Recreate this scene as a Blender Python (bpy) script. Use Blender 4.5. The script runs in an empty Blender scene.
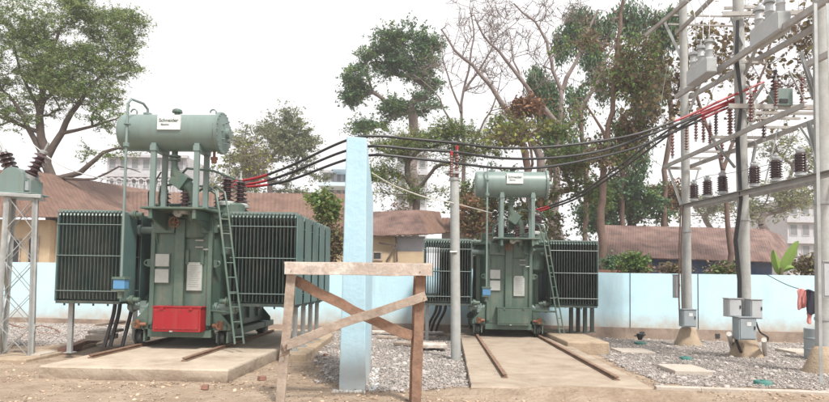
import bpy, bmesh, math, random
import numpy as np
from mathutils import Vector, Matrix, Euler
R = math.radians
rnd = random.Random(7)
sc = bpy.context.scene
COL = sc.collection

# ------------------------------------------------------------------ camera
F = 600.0 / 829.0
CAMZ = 1.5
PITCH, ROLL = R(2.7), R(0.9)
cam_d = bpy.data.cameras.new('camera')
cam = bpy.data.objects.new('camera', cam_d); COL.objects.link(cam)
cam_d.sensor_width = 36.0
cam_d.lens = 36.0 * F
SHY = (47.0) / 829.0
cam_d.shift_y = SHY
cam_d.clip_start = 0.1; cam_d.clip_end = 2000
MW = Matrix.Translation((0, 0, CAMZ)) @ Matrix.Rotation(R(90) + PITCH, 4, 'X') @ Matrix.Rotation(ROLL, 4, 'Z')
cam.matrix_world = MW
sc.camera = cam
M3 = MW.to_3x3()

def ray(px, py):
    d = Vector(((px - 414.5) / 600.0, (201 - py) / 600.0 + SHY / F, -1.0))
    return M3 @ d
def W(px, py, Y):
    d = ray(px, py)
    return Vector((0, 0, CAMZ)) + d * (Y / d.y)
def gz(x, y):
    a = min(max((x + 11) / 22.0, 0), 1.3); b = min(max((y - 8.2) / 9.0, 0), 1.2)
    return -0.24 * a * b
def G(px, py, off=0.0):
    d = ray(px, py); z = 0.0
    for _ in range(6):
        t = (z + off - CAMZ) / d.z
        p = Vector((0, 0, CAMZ)) + d * t
        z = gz(p.x, p.y)
    return p

# ------------------------------------------------------------------ materials
MATS = {}
def mat(name, col, rough=0.6, metal=0.0, var=0.12, scale=4.0, col2=None, bump=0.0, bscale=40.0, island=0.0,
        dirt=None, dirt_amt=0.5, dscale=1.3, coords='Object', alpha=None, trans=0.0, stretch=None, spec=None, streak=None, streak_amt=0.5, streak_scale=(7, 7, .5), splash=None, wearcol=None):
    m = bpy.data.materials.new(name); m.use_nodes = True
    nt = m.node_tree; N = nt.nodes; L = nt.links
    b = N['Principled BSDF']
    b.inputs['Roughness'].default_value = rough
    b.inputs['Metallic'].default_value = metal
    if spec is not None: b.inputs['Specular IOR Level'].default_value = spec
    tc = N.new('ShaderNodeTexCoord'); src = tc.outputs[coords]
    if stretch:
        mp = N.new('ShaderNodeMapping'); mp.inputs['Scale'].default_value = stretch
        L.new(src, mp.inputs['Vector']); src = mp.outputs['Vector']
    n = N.new('ShaderNodeTexNoise'); n.inputs['Scale'].default_value = scale; n.inputs['Detail'].default_value = 8
    n.inputs['Roughness'].default_value = 0.65
    L.new(src, n.inputs['Vector'])
    rp = N.new('ShaderNodeValToRGB')
    c2 = col2 or [min(1, c * (1 + var)) for c in col]
    c1 = [c * (1 - var) for c in col] if not col2 else col
    rp.color_ramp.elements[0].position = 0.32; rp.color_ramp.elements[1].position = 0.68
    rp.color_ramp.elements[0].color = (*c1, 1); rp.color_ramp.elements[1].color = (*c2, 1)
    L.new(n.outputs['Fac'], rp.inputs['Fac'])
    out = rp.outputs['Color']
    if dirt:
        n2 = N.new('ShaderNodeTexNoise'); n2.inputs['Scale'].default_value = dscale; n2.inputs['Detail'].default_value = 10
        n2.inputs['Roughness'].default_value = 0.7
        L.new(src, n2.inputs['Vector'])
        r2 = N.new('ShaderNodeValToRGB'); r2.color_ramp.elements[0].position = 0.48; r2.color_ramp.elements[1].position = 0.7
        L.new(n2.outputs['Fac'], r2.inputs['Fac'])
        mu = N.new('ShaderNodeMath'); mu.operation = 'MULTIPLY'; mu.inputs[1].default_value = dirt_amt
        L.new(r2.outputs['Color'], mu.inputs[0])
        mx = N.new('ShaderNodeMix'); mx.data_type = 'RGBA'
        L.new(mu.outputs[0], mx.inputs[0]); L.new(out, mx.inputs[6]); mx.inputs[7].default_value = (*dirt, 1)
        out = mx.outputs[2]
    if streak:
        mp2 = N.new('ShaderNodeMapping'); mp2.inputs['Scale'].default_value = streak_scale; L.new(tc.outputs[coords], mp2.inputs['Vector'])
        n4 = N.new('ShaderNodeTexNoise'); n4.inputs['Scale'].default_value = 1.0; n4.inputs['Detail'].default_value = 7; n4.inputs['Roughness'].default_value = .7
        L.new(mp2.outputs['Vector'], n4.inputs['Vector'])
        r4 = N.new('ShaderNodeValToRGB'); r4.color_ramp.elements[0].position = .5; r4.color_ramp.elements[1].position = .74
        L.new(n4.outputs['Fac'], r4.inputs['Fac'])
        m4 = N.new('ShaderNodeMath'); m4.operation = 'MULTIPLY'; m4.inputs[1].default_value = streak_amt; L.new(r4.outputs['Color'], m4.inputs[0])
        x4 = N.new('ShaderNodeMix'); x4.data_type = 'RGBA'; L.new(m4.outputs[0], x4.inputs[0]); L.new(out, x4.inputs[6]); x4.inputs[7].default_value = (*streak, 1); out = x4.outputs[2]
    if wearcol:   # small chips of bare or rusted metal
        n6 = N.new('ShaderNodeTexNoise'); n6.inputs['Scale'].default_value = 16; n6.inputs['Detail'].default_value = 9; n6.inputs['Roughness'].default_value = .8
        L.new(tc.outputs[coords], n6.inputs['Vector'])
        r6 = N.new('ShaderNodeValToRGB'); r6.color_ramp.elements[0].position = .67; r6.color_ramp.elements[1].position = .70; L.new(n6.outputs['Fac'], r6.inputs['Fac'])
        x6 = N.new('ShaderNodeMix'); x6.data_type = 'RGBA'; L.new(r6.outputs['Color'], x6.inputs[0]); L.new(out, x6.inputs[6]); x6.inputs[7].default_value = (*wearcol, 1); out = x6.outputs[2]
    if splash:    # mud splashed up from the ground, on the pad side shade too: (height, colour)
        sx = N.new('ShaderNodeSeparateXYZ'); L.new(tc.outputs[coords], sx.inputs[0])
        n5 = N.new('ShaderNodeTexNoise'); n5.inputs['Scale'].default_value = 3.5; n5.inputs['Detail'].default_value = 8; L.new(tc.outputs[coords], n5.inputs['Vector'])
        mr5 = N.new('ShaderNodeMapRange'); mr5.inputs['From Min'].default_value = splash[0]; mr5.inputs['From Max'].default_value = splash[1]; mr5.inputs['To Min'].default_value = 1.0; mr5.inputs['To Max'].default_value = 0.0; L.new(sx.outputs[2], mr5.inputs['Value'])
        m5 = N.new('ShaderNodeMath'); m5.operation = 'MULTIPLY'; L.new(mr5.outputs[0], m5.inputs[0]); L.new(n5.outputs['Fac'], m5.inputs[1])
        m5b = N.new('ShaderNodeMath'); m5b.operation = 'MULTIPLY'; m5b.inputs[1].default_value = 1.7; m5b.use_clamp = True; L.new(m5.outputs[0], m5b.inputs[0]); m5 = m5b
        x5 = N.new('ShaderNodeMix'); x5.data_type = 'RGBA'; L.new(m5.outputs[0], x5.inputs[0]); L.new(out, x5.inputs[6]); x5.inputs[7].default_value = (*splash[2], 1); out = x5.outputs[2]
    if island:
        g = N.new('ShaderNodeNewGeometry')
        hs = N.new('ShaderNodeHueSaturation')
        mr = N.new('ShaderNodeMapRange'); mr.inputs['To Min'].default_value = 1 - island; mr.inputs['To Max'].default_value = 1 + island
        L.new(g.outputs['Random Per Island'], mr.inputs['Value'])
        L.new(mr.outputs[0], hs.inputs['Value']); L.new(out, hs.inputs['Color'])
        out = hs.outputs['Color']
    L.new(out, b.inputs['Base Color'])
    if bump:
        n3 = N.new('ShaderNodeTexNoise'); n3.inputs['Scale'].default_value = bscale; n3.inputs['Detail'].default_value = 6
        L.new(src, n3.inputs['Vector'])
        bp = N.new('ShaderNodeBump'); bp.inputs['Strength'].default_value = bump; bp.inputs['Distance'].default_value = 0.02
        L.new(n3.outputs['Fac'], bp.inputs['Height']); L.new(bp.outputs[0], b.inputs['Normal'])
    if trans:
        t = N.new('ShaderNodeBsdfTranslucent'); ms = N.new('ShaderNodeMixShader'); ms.inputs[0].default_value = trans
        L.new(out, t.inputs['Color']); L.new(b.outputs[0], ms.inputs[1]); L.new(t.outputs[0], ms.inputs[2])
        L.new(ms.outputs[0], N['Material Output'].inputs['Surface'])
    MATS[name] = m
    return m

paint = mat('green_paint', (0.068, 0.118, 0.094), 0.42, streak=(0.21, 0.19, 0.15), streak_amt=.4, wearcol=(0.17, 0.11, 0.08), var=0.12, scale=2.5, dirt=(0.24, 0.22, 0.18), dirt_amt=0.4, dscale=2.2, bump=0.06, bscale=25)
paintc = mat('conservator_paint', (0.155, 0.215, 0.20), 0.38, streak=(0.13, 0.12, 0.095), streak_amt=.4, streak_scale=(9, 3, .8), wearcol=(0.15, 0.11, 0.09), var=0.07, scale=2.0, dirt=(0.16, 0.17, 0.14), dirt_amt=0.3, dscale=1.8)
finm = mat('radiator_shade_paint', (0.028, 0.046, 0.042), 0.45, streak=(0.16, 0.14, 0.11), streak_amt=.35, var=0.15, scale=3, dirt=(0.22, 0.2, 0.17), dirt_amt=0.3)  # green paint darkened: the shade among the fins is put into its colour
panelm = mat('panel_paint', (0.095, 0.165, 0.16), 0.42, streak=(0.2, 0.19, 0.15), streak_amt=.4, var=0.1, scale=2.5, dirt=(0.24, 0.24, 0.2), dirt_amt=0.3)
galv = mat('galvanised_steel', (0.36, 0.375, 0.37), 0.5, 0.5, var=0.15, scale=6, dirt=(0.2, 0.16, 0.12), dirt_amt=0.35)
steelw = mat('weathered_steel_channel', (0.33, 0.32, 0.305), 0.65, 0.15, var=0.15, scale=5, dirt=(0.2, 0.14, 0.1), dirt_amt=0.55, dscale=3)
conc = mat('concrete', (0.42, 0.37, 0.32), 0.9, var=0.16, scale=2.2, dirt=(0.25, 0.19, 0.14), dirt_amt=0.55, dscale=1.4, bump=0.4, bscale=30)
concp = mat('pole_concrete', (0.34, 0.35, 0.34), 0.85, streak=(0.22, 0.21, 0.18), streak_amt=.5, streak_scale=(9, 9, .6), var=0.12, scale=5, dirt=(0.25, 0.24, 0.21), dirt_amt=0.6, dscale=2, bump=0.3, bscale=40)
concd = mat('sandy_footing_concrete', (0.36, 0.28, 0.20), 0.95, var=0.2, scale=5, dirt=(0.22, 0.15, 0.1), dirt_amt=0.5, dscale=3, bump=0.6, bscale=30)
rust = mat('rusty_rail', (0.20, 0.12, 0.08), 0.85, 0.1, var=0.3, scale=14, dirt=(0.32, 0.24, 0.17), dirt_amt=0.6, dscale=5, bump=0.3)
red = mat('red_paint', (0.30, 0.006, 0.014), 0.42, streak=(0.30, 0.07, 0.05), streak_amt=.5, wearcol=(0.16, 0.05, 0.04), var=0.07, scale=2, dirt=(0.28, 0.03, 0.03), dirt_amt=0.3)
porc = mat('brown_porcelain', (0.055, 0.03, 0.032), 0.22, var=0.1)
porcr = mat('red_brown_porcelain', (0.15, 0.06, 0.05), 0.35, var=0.15)
black = mat('black_rubber', (0.016, 0.016, 0.018), 0.5, var=0.1)
redc = mat('red_cable_sleeve', (0.30, 0.012, 0.02), 0.45, var=0.1)
white = mat('white_plate', (0.62, 0.64, 0.64), 0.45, var=0.04, dirt=(0.4, 0.38, 0.34), dirt_amt=0.4, dscale=7)
greyplate = mat('metal_nameplate', (0.40, 0.42, 0.40), 0.45, 0.3, var=0.1, scale=14)
lett = mat('lettering', (0.03, 0.07, 0.05), 0.6)
blueg = mat('blue_glass', (0.09, 0.24, 0.42), 0.2, var=0.1)
brass = mat('rusty_valve', (0.22, 0.10, 0.06), 0.6, 0.3, var=0.3, scale=20)
pblue = mat('blue_limewash', (0.48, 0.70, 0.79), 0.85, streak=(0.36, 0.44, 0.46), streak_amt=.5, streak_scale=(2.2, 2, .35), wearcol=(.36, .40, .40), splash=(0.15, 0.7, (0.40, 0.32, 0.25)), var=0.045, scale=1.3, dirt=(0.38, 0.50, 0.54), dirt_amt=0.3, dscale=1.1, bump=0.25, bscale=14, coords='Object')
pcol = mat('blue_plaster', (0.37, 0.56, 0.66), 0.85, streak=(0.5, 0.60, 0.64), streak_amt=.45, streak_scale=(6, 6, .8), splash=(-.1, 0.7, (0.38, 0.33, 0.28)), var=0.05, scale=2.5, dirt=(0.47, 0.60, 0.66), dirt_amt=0.45, dscale=2.2, bump=0.35, bscale=12)
wood = mat('pale_timber', (0.34, 0.275, 0.225), 0.85, var=0.28, wearcol=(.13, .09, .07), scale=7, dirt=(0.19, 0.12, 0.08), dirt_amt=0.6, dscale=5, bump=0.4, bscale=25, stretch=(1, 1, 1))
woodr = mat('brown_timber', (0.235, 0.14, 0.095), 0.8, var=0.3, wearcol=(.09, .055, .04), scale=9, dirt=(0.15, 0.08, 0.05), dirt_amt=0.5, dscale=4, bump=0.4, bscale=25)
woodg = mat('limed_timber', (0.42, 0.35, 0.30), 0.85, var=0.25, scale=6, dirt=(0.66, 0.66, 0.62), dirt_amt=0.95, dscale=5, bump=0.4, bscale=25)
bark = mat('bark', (0.09, 0.068, 0.058), 0.9, var=0.25, scale=6, bump=0.5, bscale=20)
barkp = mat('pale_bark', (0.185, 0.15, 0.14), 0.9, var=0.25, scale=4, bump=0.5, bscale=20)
barkr = mat('red_brown_bark', (0.13, 0.085, 0.068), 0.9, var=0.25, scale=5, bump=0.5, bscale=20)
greybox = mat('grey_cabinet_paint', (0.27, 0.31, 0.33), 0.5, var=0.08, dirt=(0.2, 0.18, 0.15), dirt_amt=0.3)
paleg = mat('pale_grey_paint', (0.38, 0.40, 0.41), 0.5, var=0.08, dirt=(0.33, 0.31, 0.28), dirt_amt=0.4)
teal = mat('teal_cover_paint', (0.045, 0.17, 0.145), 0.7, var=0.25, dirt=(0.22, 0.2, 0.17), dirt_amt=.6, dscale=9)
pvc = mat('white_pvc', (0.55, 0.54, 0.50), 0.6, dirt=(0.35, 0.28, 0.22), dirt_amt=0.5)
pink = mat('pink_cloth', (0.62, 0.26, 0.24), 0.9, var=0.1)
navy = mat('dark_cloth', (0.02, 0.02, 0.035), 0.9)
tan = mat('tan_plaster', (0.47, 0.36, 0.24), 0.9, var=0.1, dirt=(0.33, 0.25, 0.17), dirt_amt=0.5)
greyw = mat('grey_plaster', (0.36, 0.35, 0.37), 0.9, var=0.1, dirt=(0.25, 0.23, 0.22), dirt_amt=0.5)
navyw = mat('dark_blue_plaster', (0.045, 0.075, 0.16), 0.9, var=0.3, scale=3, dirt=(0.2, 0.2, 0.24), dirt_amt=0.5)
bluewall = mat('pale_blue_plaster', (0.50, 0.62, 0.70), 0.9, var=0.05)
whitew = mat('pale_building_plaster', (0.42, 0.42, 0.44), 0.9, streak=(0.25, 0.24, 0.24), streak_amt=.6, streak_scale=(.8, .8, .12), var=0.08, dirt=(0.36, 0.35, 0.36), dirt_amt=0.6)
dark = mat('dark_opening', (0.03, 0.032, 0.035), 0.6)
glassf = mat('hazed_window_pane', (0.17, 0.18, 0.19), 0.35)  # paler panes: distance haze is put into the glass colour
plinthm = mat('brown_plinth_plaster', (0.27, 0.21, 0.17), 0.95, var=0.25, scale=2.5, dirt=(0.14, 0.10, 0.08), dirt_amt=0.75, dscale=2.0, streak=(0.36, 0.30, 0.25), bump=0.5, bscale=18)
brickm = mat('red_brick', (0.22, 0.115, 0.085), 0.9, var=0.3, scale=6)

def roofmat(name, c1, c2, patch, pamt=0.6):
    m = mat(name, c1, 0.8, 0.1, col2=c2, scale=1.2, dirt=patch, dirt_amt=pamt, dscale=1.6, streak=tuple(min(1, c * 1.9) for c in patch), streak_amt=.5, streak_scale=(2.2, .5, .5), wearcol=(.30, .25, .22))
    nt = m.node_tree; N = nt.nodes; L = nt.links
    return m
roofr = roofmat('rusty_roof_sheet', (0.135, 0.074, 0.052), (0.20, 0.122, 0.092), (0.07, 0.042, 0.034), .85)
roofd = roofmat('dark_rusty_roof_sheet', (0.115, 0.062, 0.05), (0.25, 0.165, 0.14), (0.05, 0.034, 0.032), 0.9)

def leafm(name, c, isl=0.45, tr=0.3, var=0.3, col2=None):
    return mat(name, c, 0.55, var=var, scale=0.45, island=isl, trans=tr, col2=col2, spec=0.3)
lf_mango = leafm('feathery_leaf', (0.176, 0.237, 0.084), col2=(0.243, 0.314, 0.121))
lf_dark = leafm('dark_leaf', (0.071, 0.149, 0.075), col2=(0.121, 0.209, 0.103))
lf_mid = leafm('mid_leaf', (0.099, 0.176, 0.047), col2=(0.165, 0.243, 0.070))
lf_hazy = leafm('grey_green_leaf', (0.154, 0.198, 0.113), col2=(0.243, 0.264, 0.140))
lf_yel = leafm('yellow_green_leaf', (0.165, 0.198, 0.047), col2=(0.243, 0.253, 0.066))
lf_red = leafm('rusty_leaf', (0.187, 0.094, 0.056), col2=(0.253, 0.143, 0.075))
lf_brown = leafm('dry_brown_leaf', (0.143, 0.094, 0.061), col2=(0.220, 0.160, 0.103))
lf_olive = leafm('olive_leaf', (0.121, 0.115, 0.047), col2=(0.187, 0.165, 0.075))
lf_big = leafm('large_round_leaf', (0.154, 0.110, 0.070), col2=(0.220, 0.170, 0.084))
lf_ban = leafm('banana_leaf_green', (0.176, 0.286, 0.056), col2=(0.243, 0.353, 0.084), isl=0.1)

# ------------------------------------------------------------------ mesh helpers
class MB:
    def __init__(s): s.v = []; s.f = []; s.sm = []
    def add(s, vs, fs, smooth=False):
        o = len(s.v); s.v += [tuple(v) for v in vs]; s.f += [[i + o for i in f] for f in fs]; s.sm += [smooth] * len(fs)
        return s
    def box(s, c, d, rot=None, taper=1.0):
        c = Vector(c); hx, hy, hz = d[0] / 2, d[1] / 2, d[2] / 2
        vs = []
        for z in (-1, 1):
            t = taper if z > 0 else 1
            for x, y in ((-1, -1), (1, -1), (1, 1), (-1, 1)):
                v = Vector((x * hx * t, y * hy * t, z * hz))
                if rot is not None: v = rot @ v
                vs.append(c + v)
        return s.add(vs, [(0, 3, 2, 1), (4, 5, 6, 7), (0, 1, 5, 4), (1, 2, 6, 5), (2, 3, 7, 6), (3, 0, 4, 7)])
    def bx(s, x0, x1, y0, y1, z0, z1): return s.box(((x0 + x1) / 2, (y0 + y1) / 2, (z0 + z1) / 2), (abs(x1 - x0), abs(y1 - y0), abs(z1 - z0)))
    def frame(s, a, b, up=(0, 0, 1)):
        a = Vector(a); b = Vector(b); d = (b - a).normalized(); u = Vector(up)
        if abs(d.dot(u)) > 0.98: u = Vector((0, 1, 0))
        x = d.cross(u).normalized(); z = x.cross(d).normalized()
        return a, b, d, x, z
    def beam(s, a, b, w, h, up=(0, 0, 1)):
        a, b, d, x, z = s.frame(a, b, up)
        vs = [p + x * (i * w / 2) + z * (j * h / 2) for p in (a, b) for i, j in ((-1, -1), (1, -1), (1, 1), (-1, 1))]
        return s.add(vs, [(3, 2, 1, 0), (4, 5, 6, 7), (0, 1, 5, 4), (1, 2, 6, 5), (2, 3, 7, 6), (3, 0, 4, 7)])
    def channel(s, a, b, w, h, t=0.012, side=1, up=(0, 0, 1)):
        a, b, d, x, z = s.frame(a, b, up)
        s.beam(a + x * side * (w / 2 - t / 2), b + x * side * (w / 2 - t / 2), t, h, up)
        for k in (-1, 1):
            s.beam(a + z * k * (h / 2 - t / 2) - x * side * t / 2, b + z * k * (h / 2 - t / 2) - x * side * t / 2, w - t, t - 0.001, up)
        return s
    def angle(s, a, b, w, t=0.006, up=(0, 0, 1), fx=1, fz=1):
        a, b, d, x, z = s.frame(a, b, up)
        s.beam(a + x * fx * w / 2, b + x * fx * w / 2, w, t, up)
        s.beam(a + z * fz * (w / 2), b + z * fz * (w / 2), t, w, up)
        return s
    def tube(s, pts, r, seg=8, caps=True, smooth=True):
        pts = [Vector(p) for p in pts]; n = len(pts)
        rs = r if isinstance(r, (list, tuple)) else [r] * n
        rings = []; prev = None
        for i, p in enumerate(pts):
            d = (pts[min(i + 1, n - 1)] - pts[max(i - 1, 0)]).normalized()
            if prev is None:
                u = Vector((0, 0, 1)) if abs(d.z) < 0.9 else Vector((1, 0, 0))
                x = d.cross(u).normalized()
            else:
                x = (prev - d * prev.dot(d)).normalized()
            prev = x; y = d.cross(x)
            rings.append([p + (x * math.cos(2 * math.pi * k / seg) + y * math.sin(2 * math.pi * k / seg)) * rs[i] for k in range(seg)])
        vs = [v for rg in rings for v in rg]; fs = []
        for i in range(n - 1):
            for k in range(seg):
                a = i * seg + k; b = i * seg + (k + 1) % seg
                fs.append((a, b, b + seg, a + seg))
        s.add(vs, fs, smooth)
        if caps:
            s.add(rings[0], [tuple(range(seg))[::-1]]); s.add(rings[-1], [tuple(range(seg))])
        return s
    def cyl(s, a, b, r, seg=16, r2=None): return s.tube([a, b], [r, r if r2 is None else r2], seg)
    def lathe(s, o, axis, prof, seg=16, smooth=True):
        o = Vector(o); d = Vector(axis).normalized()
        u = Vector((0, 0, 1)) if abs(d.z) < 0.9 else Vector((1, 0, 0))
        x = d.cross(u).normalized(); y = d.cross(x)
        vs = []
        for h, r in prof:
            for k in range(seg):
                a = 2 * math.pi * k / seg
                vs.append(o + d * h + (x * math.cos(a) + y * math.sin(a)) * max(r, 1e-4))
        fs = []
        for i in range(len(prof) - 1):
            for k in range(seg):
                a = i * seg + k; b = i * seg + (k + 1) % seg
                fs.append((a, b, b + seg, a + seg))
        fs.append(tuple(range(seg))[::-1]); fs.append(tuple((len(prof) - 1) * seg + k for k in range(seg)))
        return s.add(vs, fs, smooth)
    def build(s, name, m, parent=None, bevel=0.0, world=False):
        me = bpy.data.meshes.new(name); me.from_pydata(s.v, [], s.f); me.update()
        me.polygons.foreach_set('use_smooth', s.sm)
        o = bpy.data.objects.new(name, me); COL.objects.link(o)
        bm = bmesh.new(); bm.from_mesh(me)
        if len(s.f) < 60000:
            try: bmesh.ops.recalc_face_normals(bm, faces=bm.faces)
            except Exception: pass
        bm.to_mesh(me); bm.free()
        me.materials.append(m)
        if any(s.sm):
            try: me.set_sharp_from_angle(angle=R(40))
            except Exception: pass
        if parent is not None:
            o.parent = parent
        if bevel:
            bv = o.modifiers.new('bevel', 'BEVEL'); bv.width = bevel; bv.segments = 2; bv.limit_method = 'ANGLE'
        return o

def islands(mb, name, m, parent=None, bevel=0.0):
    """build every connected piece of the collected geometry as a mesh of its own"""
    par = list(range(len(mb.v)))
    def fd(i):
        while par[i] != i: par[i] = par[par[i]]; i = par[i]
        return i
    # pieces that share a location count as one
    for f in mb.f:
        a = fd(f[0])
        for j in f[1:]:
            b = fd(j)
            if a != b: par[b] = a
    seen = {}
    for i, v in enumerate(mb.v):
        k = (round(v[0], 4), round(v[1], 4), round(v[2], 4))
        if k in seen:
            a, b = fd(seen[k]), fd(i)
            if a != b: par[b] = a
        else: seen[k] = i
    groups = {}
    for f, sm in zip(mb.f, mb.sm): groups.setdefault(fd(f[0]), []).append((f, sm))
    out = []
    for g in groups.values():
        q = MB(); mp = {}
        for f, sm in g:
            ff = []
            for i in f:
                if i not in mp: mp[i] = len(q.v); q.v.append(mb.v[i])
                ff.append(mp[i])
            q.f.append(ff); q.sm.append(sm)
        out.append(q.build(name, m, parent, bevel=bevel))
    return out
def shift(mb, off):
    o = Vector(off); mb.v = [tuple(Vector(v) - o) for v in mb.v]; return mb
def tag(o, label, cat, group=None, kind=None):
    if label: o['label'] = label
    if cat: o['category'] = cat
    if group: o['group'] = group
    if kind: o['kind'] = kind
    return o
def empty(name, loc, label, cat, group=None, rz=0.0):
    o = bpy.data.objects.new(name, None); COL.objects.link(o)
    o.empty_display_size = 0.2
    o.location = loc; o.rotation_euler = (0, 0, rz)
    return tag(o, label, cat, group)
def copy_tree(o, parent=None):
    c = o.copy(); COL.objects.link(c)
    if parent is not None: c.parent = parent
    for ch in [x for x in bpy.data.objects if x.parent == o]: copy_tree(ch, c)
    return c
def single(mb, name, m, label, cat, group=None, kind=None, loc=None, bevel=0.0):
    if loc is not None: shift(mb, loc)
    o = mb.build(name, m, bevel=bevel)
    if loc is not None: o.location = loc
    return tag(o, label, cat, group, kind)
def text(name, body, size, m, parent, loc, rot=(R(90), 0, 0)):
    cu = bpy.data.curves.new(name, 'FONT'); cu.body = body; cu.size = size; cu.align_x = 'CENTER'; cu.align_y = 'CENTER'; cu.extrude = 0.0015; cu.offset = size * 0.012
    t = bpy.data.objects.new(name + '_c', cu); COL.objects.link(t)
    dg = bpy.context.evaluated_depsgraph_get()
    me = bpy.data.meshes.new_from_object(t.evaluated_get(dg)); COL.objects.unlink(t); bpy.data.objects.remove(t)
    me.materials.clear(); me.materials.append(m)
    o = bpy.data.objects.new(name, me); COL.objects.link(o); o.parent = parent; o.location = loc; o.rotation_euler = rot
    return o
def insul_prof(h, r, n, core=0.5):
    p = [(0, r * core * 1.1), (0.0, r * core * 1.1)]
    for i in range(n):
        b = h * (i + 0.15) / n; e = h * (i + 0.8) / n
        p += [(b, r * core), (b + 0.15 * (e - b), r), (b + 0.35 * (e - b), r * 0.98), (e, r * core)]
    p.append((h, r * core))
    return p

# ------------------------------------------------------------------ ground
def ground():
    xs = sorted(set([round(-16 + 0.16 * i, 3) for i in range(200)] + [-400, -200, -100, -60, -40, -28, -20, 18, 22, 28, 40, 60, 100, 200, 400]))
    ys = sorted(set([round(1 + 0.16 * i, 3) for i in range(110)] + [-60, -20, -6, 20, 24, 30, 40, 60, 100, 200, 500]))
    vs = []; fs = []
    from mathutils import noise
    for y in ys:
        for x in xs:
            z = gz(x, y)
            if -16 < x < 16 and 1 < y < 19:
                z += 0.025 * noise.noise((x * 1.1, y * 1.1, 0)) + 0.010 * noise.noise((x * 4, y * 4, 3))
                # earth heaped against the low front edge of the right-hand pad
            z -= 0.012
            if .3 < x < 3.9 and 7.3 < y < 9.2:
                hp = math.exp(-((y - 7.95) / .26) ** 2) * min(1, (x - .3) / .5, (3.9 - x) / .5)
                z += hp * (.075 + .05 * noise.noise((x * 2.2, y * 2.2, 6)))
            vs.append((x, y, z))
    nx = len(xs)
    for j in range(len(ys) - 1):
        for i in range(nx - 1):
            a = j * nx + i; fs.append((a, a + 1, a + nx + 1, a + nx))
    me = bpy.data.meshes.new('ground'); me.from_pydata(vs, [], fs); me.update()
    me.polygons.foreach_set('use_smooth', [True] * len(fs))
    o = bpy.data.objects.new('ground', me); COL.objects.link(o); o['kind'] = 'structure'
    m = mat('sandy_earth', (0.35, 0.25, 0.17), 0.95, scale=1.5, col2=(0.55, 0.435, 0.33), dirt=(0.21, 0.135, 0.085), dirt_amt=0.5, dscale=3.4)
    nt = m.node_tree; N = nt.nodes; L = nt.links; b = N['Principled BSDF']; tc = N['Texture Coordinate']
    n1 = N.new('ShaderNodeTexNoise'); n1.inputs['Scale'].default_value = 9; n1.inputs['Detail'].default_value = 12; n1.inputs['Roughness'].default_value = 0.75
    vo = N.new('ShaderNodeTexVoronoi'); vo.inputs['Scale'].default_value = 16
    ad = N.new('ShaderNodeMath'); ad.operation = 'ADD'
    L.new(tc.outputs['Object'], n1.inputs['Vector']); L.new(tc.outputs['Object'], vo.inputs['Vector'])
    mu = N.new('ShaderNodeMath'); mu.operation = 'MULTIPLY'; mu.inputs[1].default_value = 0.35; L.new(vo.outputs['Distance'], mu.inputs[0])
    L.new(n1.outputs['Fac'], ad.inputs[0]); L.new(mu.outputs[0], ad.inputs[1])
    bp = N.new('ShaderNodeBump'); bp.inputs['Strength'].default_value = 1.0; bp.inputs['Distance'].default_value = 0.09
    L.new(ad.outputs[0], bp.inputs['Height']); L.new(bp.outputs[0], b.inputs['Normal'])
    me.materials.append(m)
ground()

def inpoly(x, y, poly):
    c = False; n = len(poly)
    for i in range(n):
        x1, y1 = poly[i]; x2, y2 = poly[(i + 1) % n]
        if (y1 > y) != (y2 > y) and x < (x2 - x1) * (y - y1) / (y2 - y1) + x1: c = not c
    return c
GA = [G(p, q) for p, q in ((598, 352), (660, 384), (700, 386), (760, 388), (829, 390))]
rightpoly = [(p.x, p.y) for p in GA] + [(9.5, 8.2), (13, 17.2), (2.0, 17.2)]
midpts = [G(p, q) for p, q in ((318, 345), (322, 380), (376, 392), (420, 389), (468, 386))]
midpoly = [(p.x, p.y) for p in midpts] + [(1.25, 14.5), (0.8, 17.2), (-2.2, 17.2)]
leftpoly = [(G(-20, 346).x, G(-20, 346).y), (G(60, 345).x, G(60, 345).y), (G(100, 338).x, G(100, 338).y), (-5.2, 17.2), (-15, 17.2)]
gravm = mat('gravel_bed', (0.29, 0.25, 0.225), 0.95, scale=30, col2=(0.42, 0.365, 0.335), dirt=(0.36, 0.27, 0.2), dirt_amt=0.5, dscale=1.2, bump=1.0, bscale=45)
stonem = mat('gravel_stone', (0.27, 0.245, 0.225), 0.85, scale=3, col2=(0.38, 0.345, 0.32), island=0.4)
ico = [(0, 0, -1), (.72, -.53, -.45), (-.28, -.85, -.45), (-.89, 0, -.45), (-.28, .85, -.45), (.72, .53, -.45), (.28, -.85, .45), (-.72, -.53, .45), (-.72, .53, .45), (.28, .85, .45), (.89, 0, .45), (0, 0, 1)]
icf = [(0,1,2),(1,0,5),(0,2,3),(0,3,4),(0,4,5),(1,5,10),(2,1,6),(3,2,7),(4,3,8),(5,4,9),(1,10,6),(2,6,7),(3,7,8),(4,8,9),(5,9,10),(6,10,11),(7,6,11),(8,7,11),(9,8,11),(10,9,11)]
icv = np.array(ico); icfa = np.array(icf)
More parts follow.
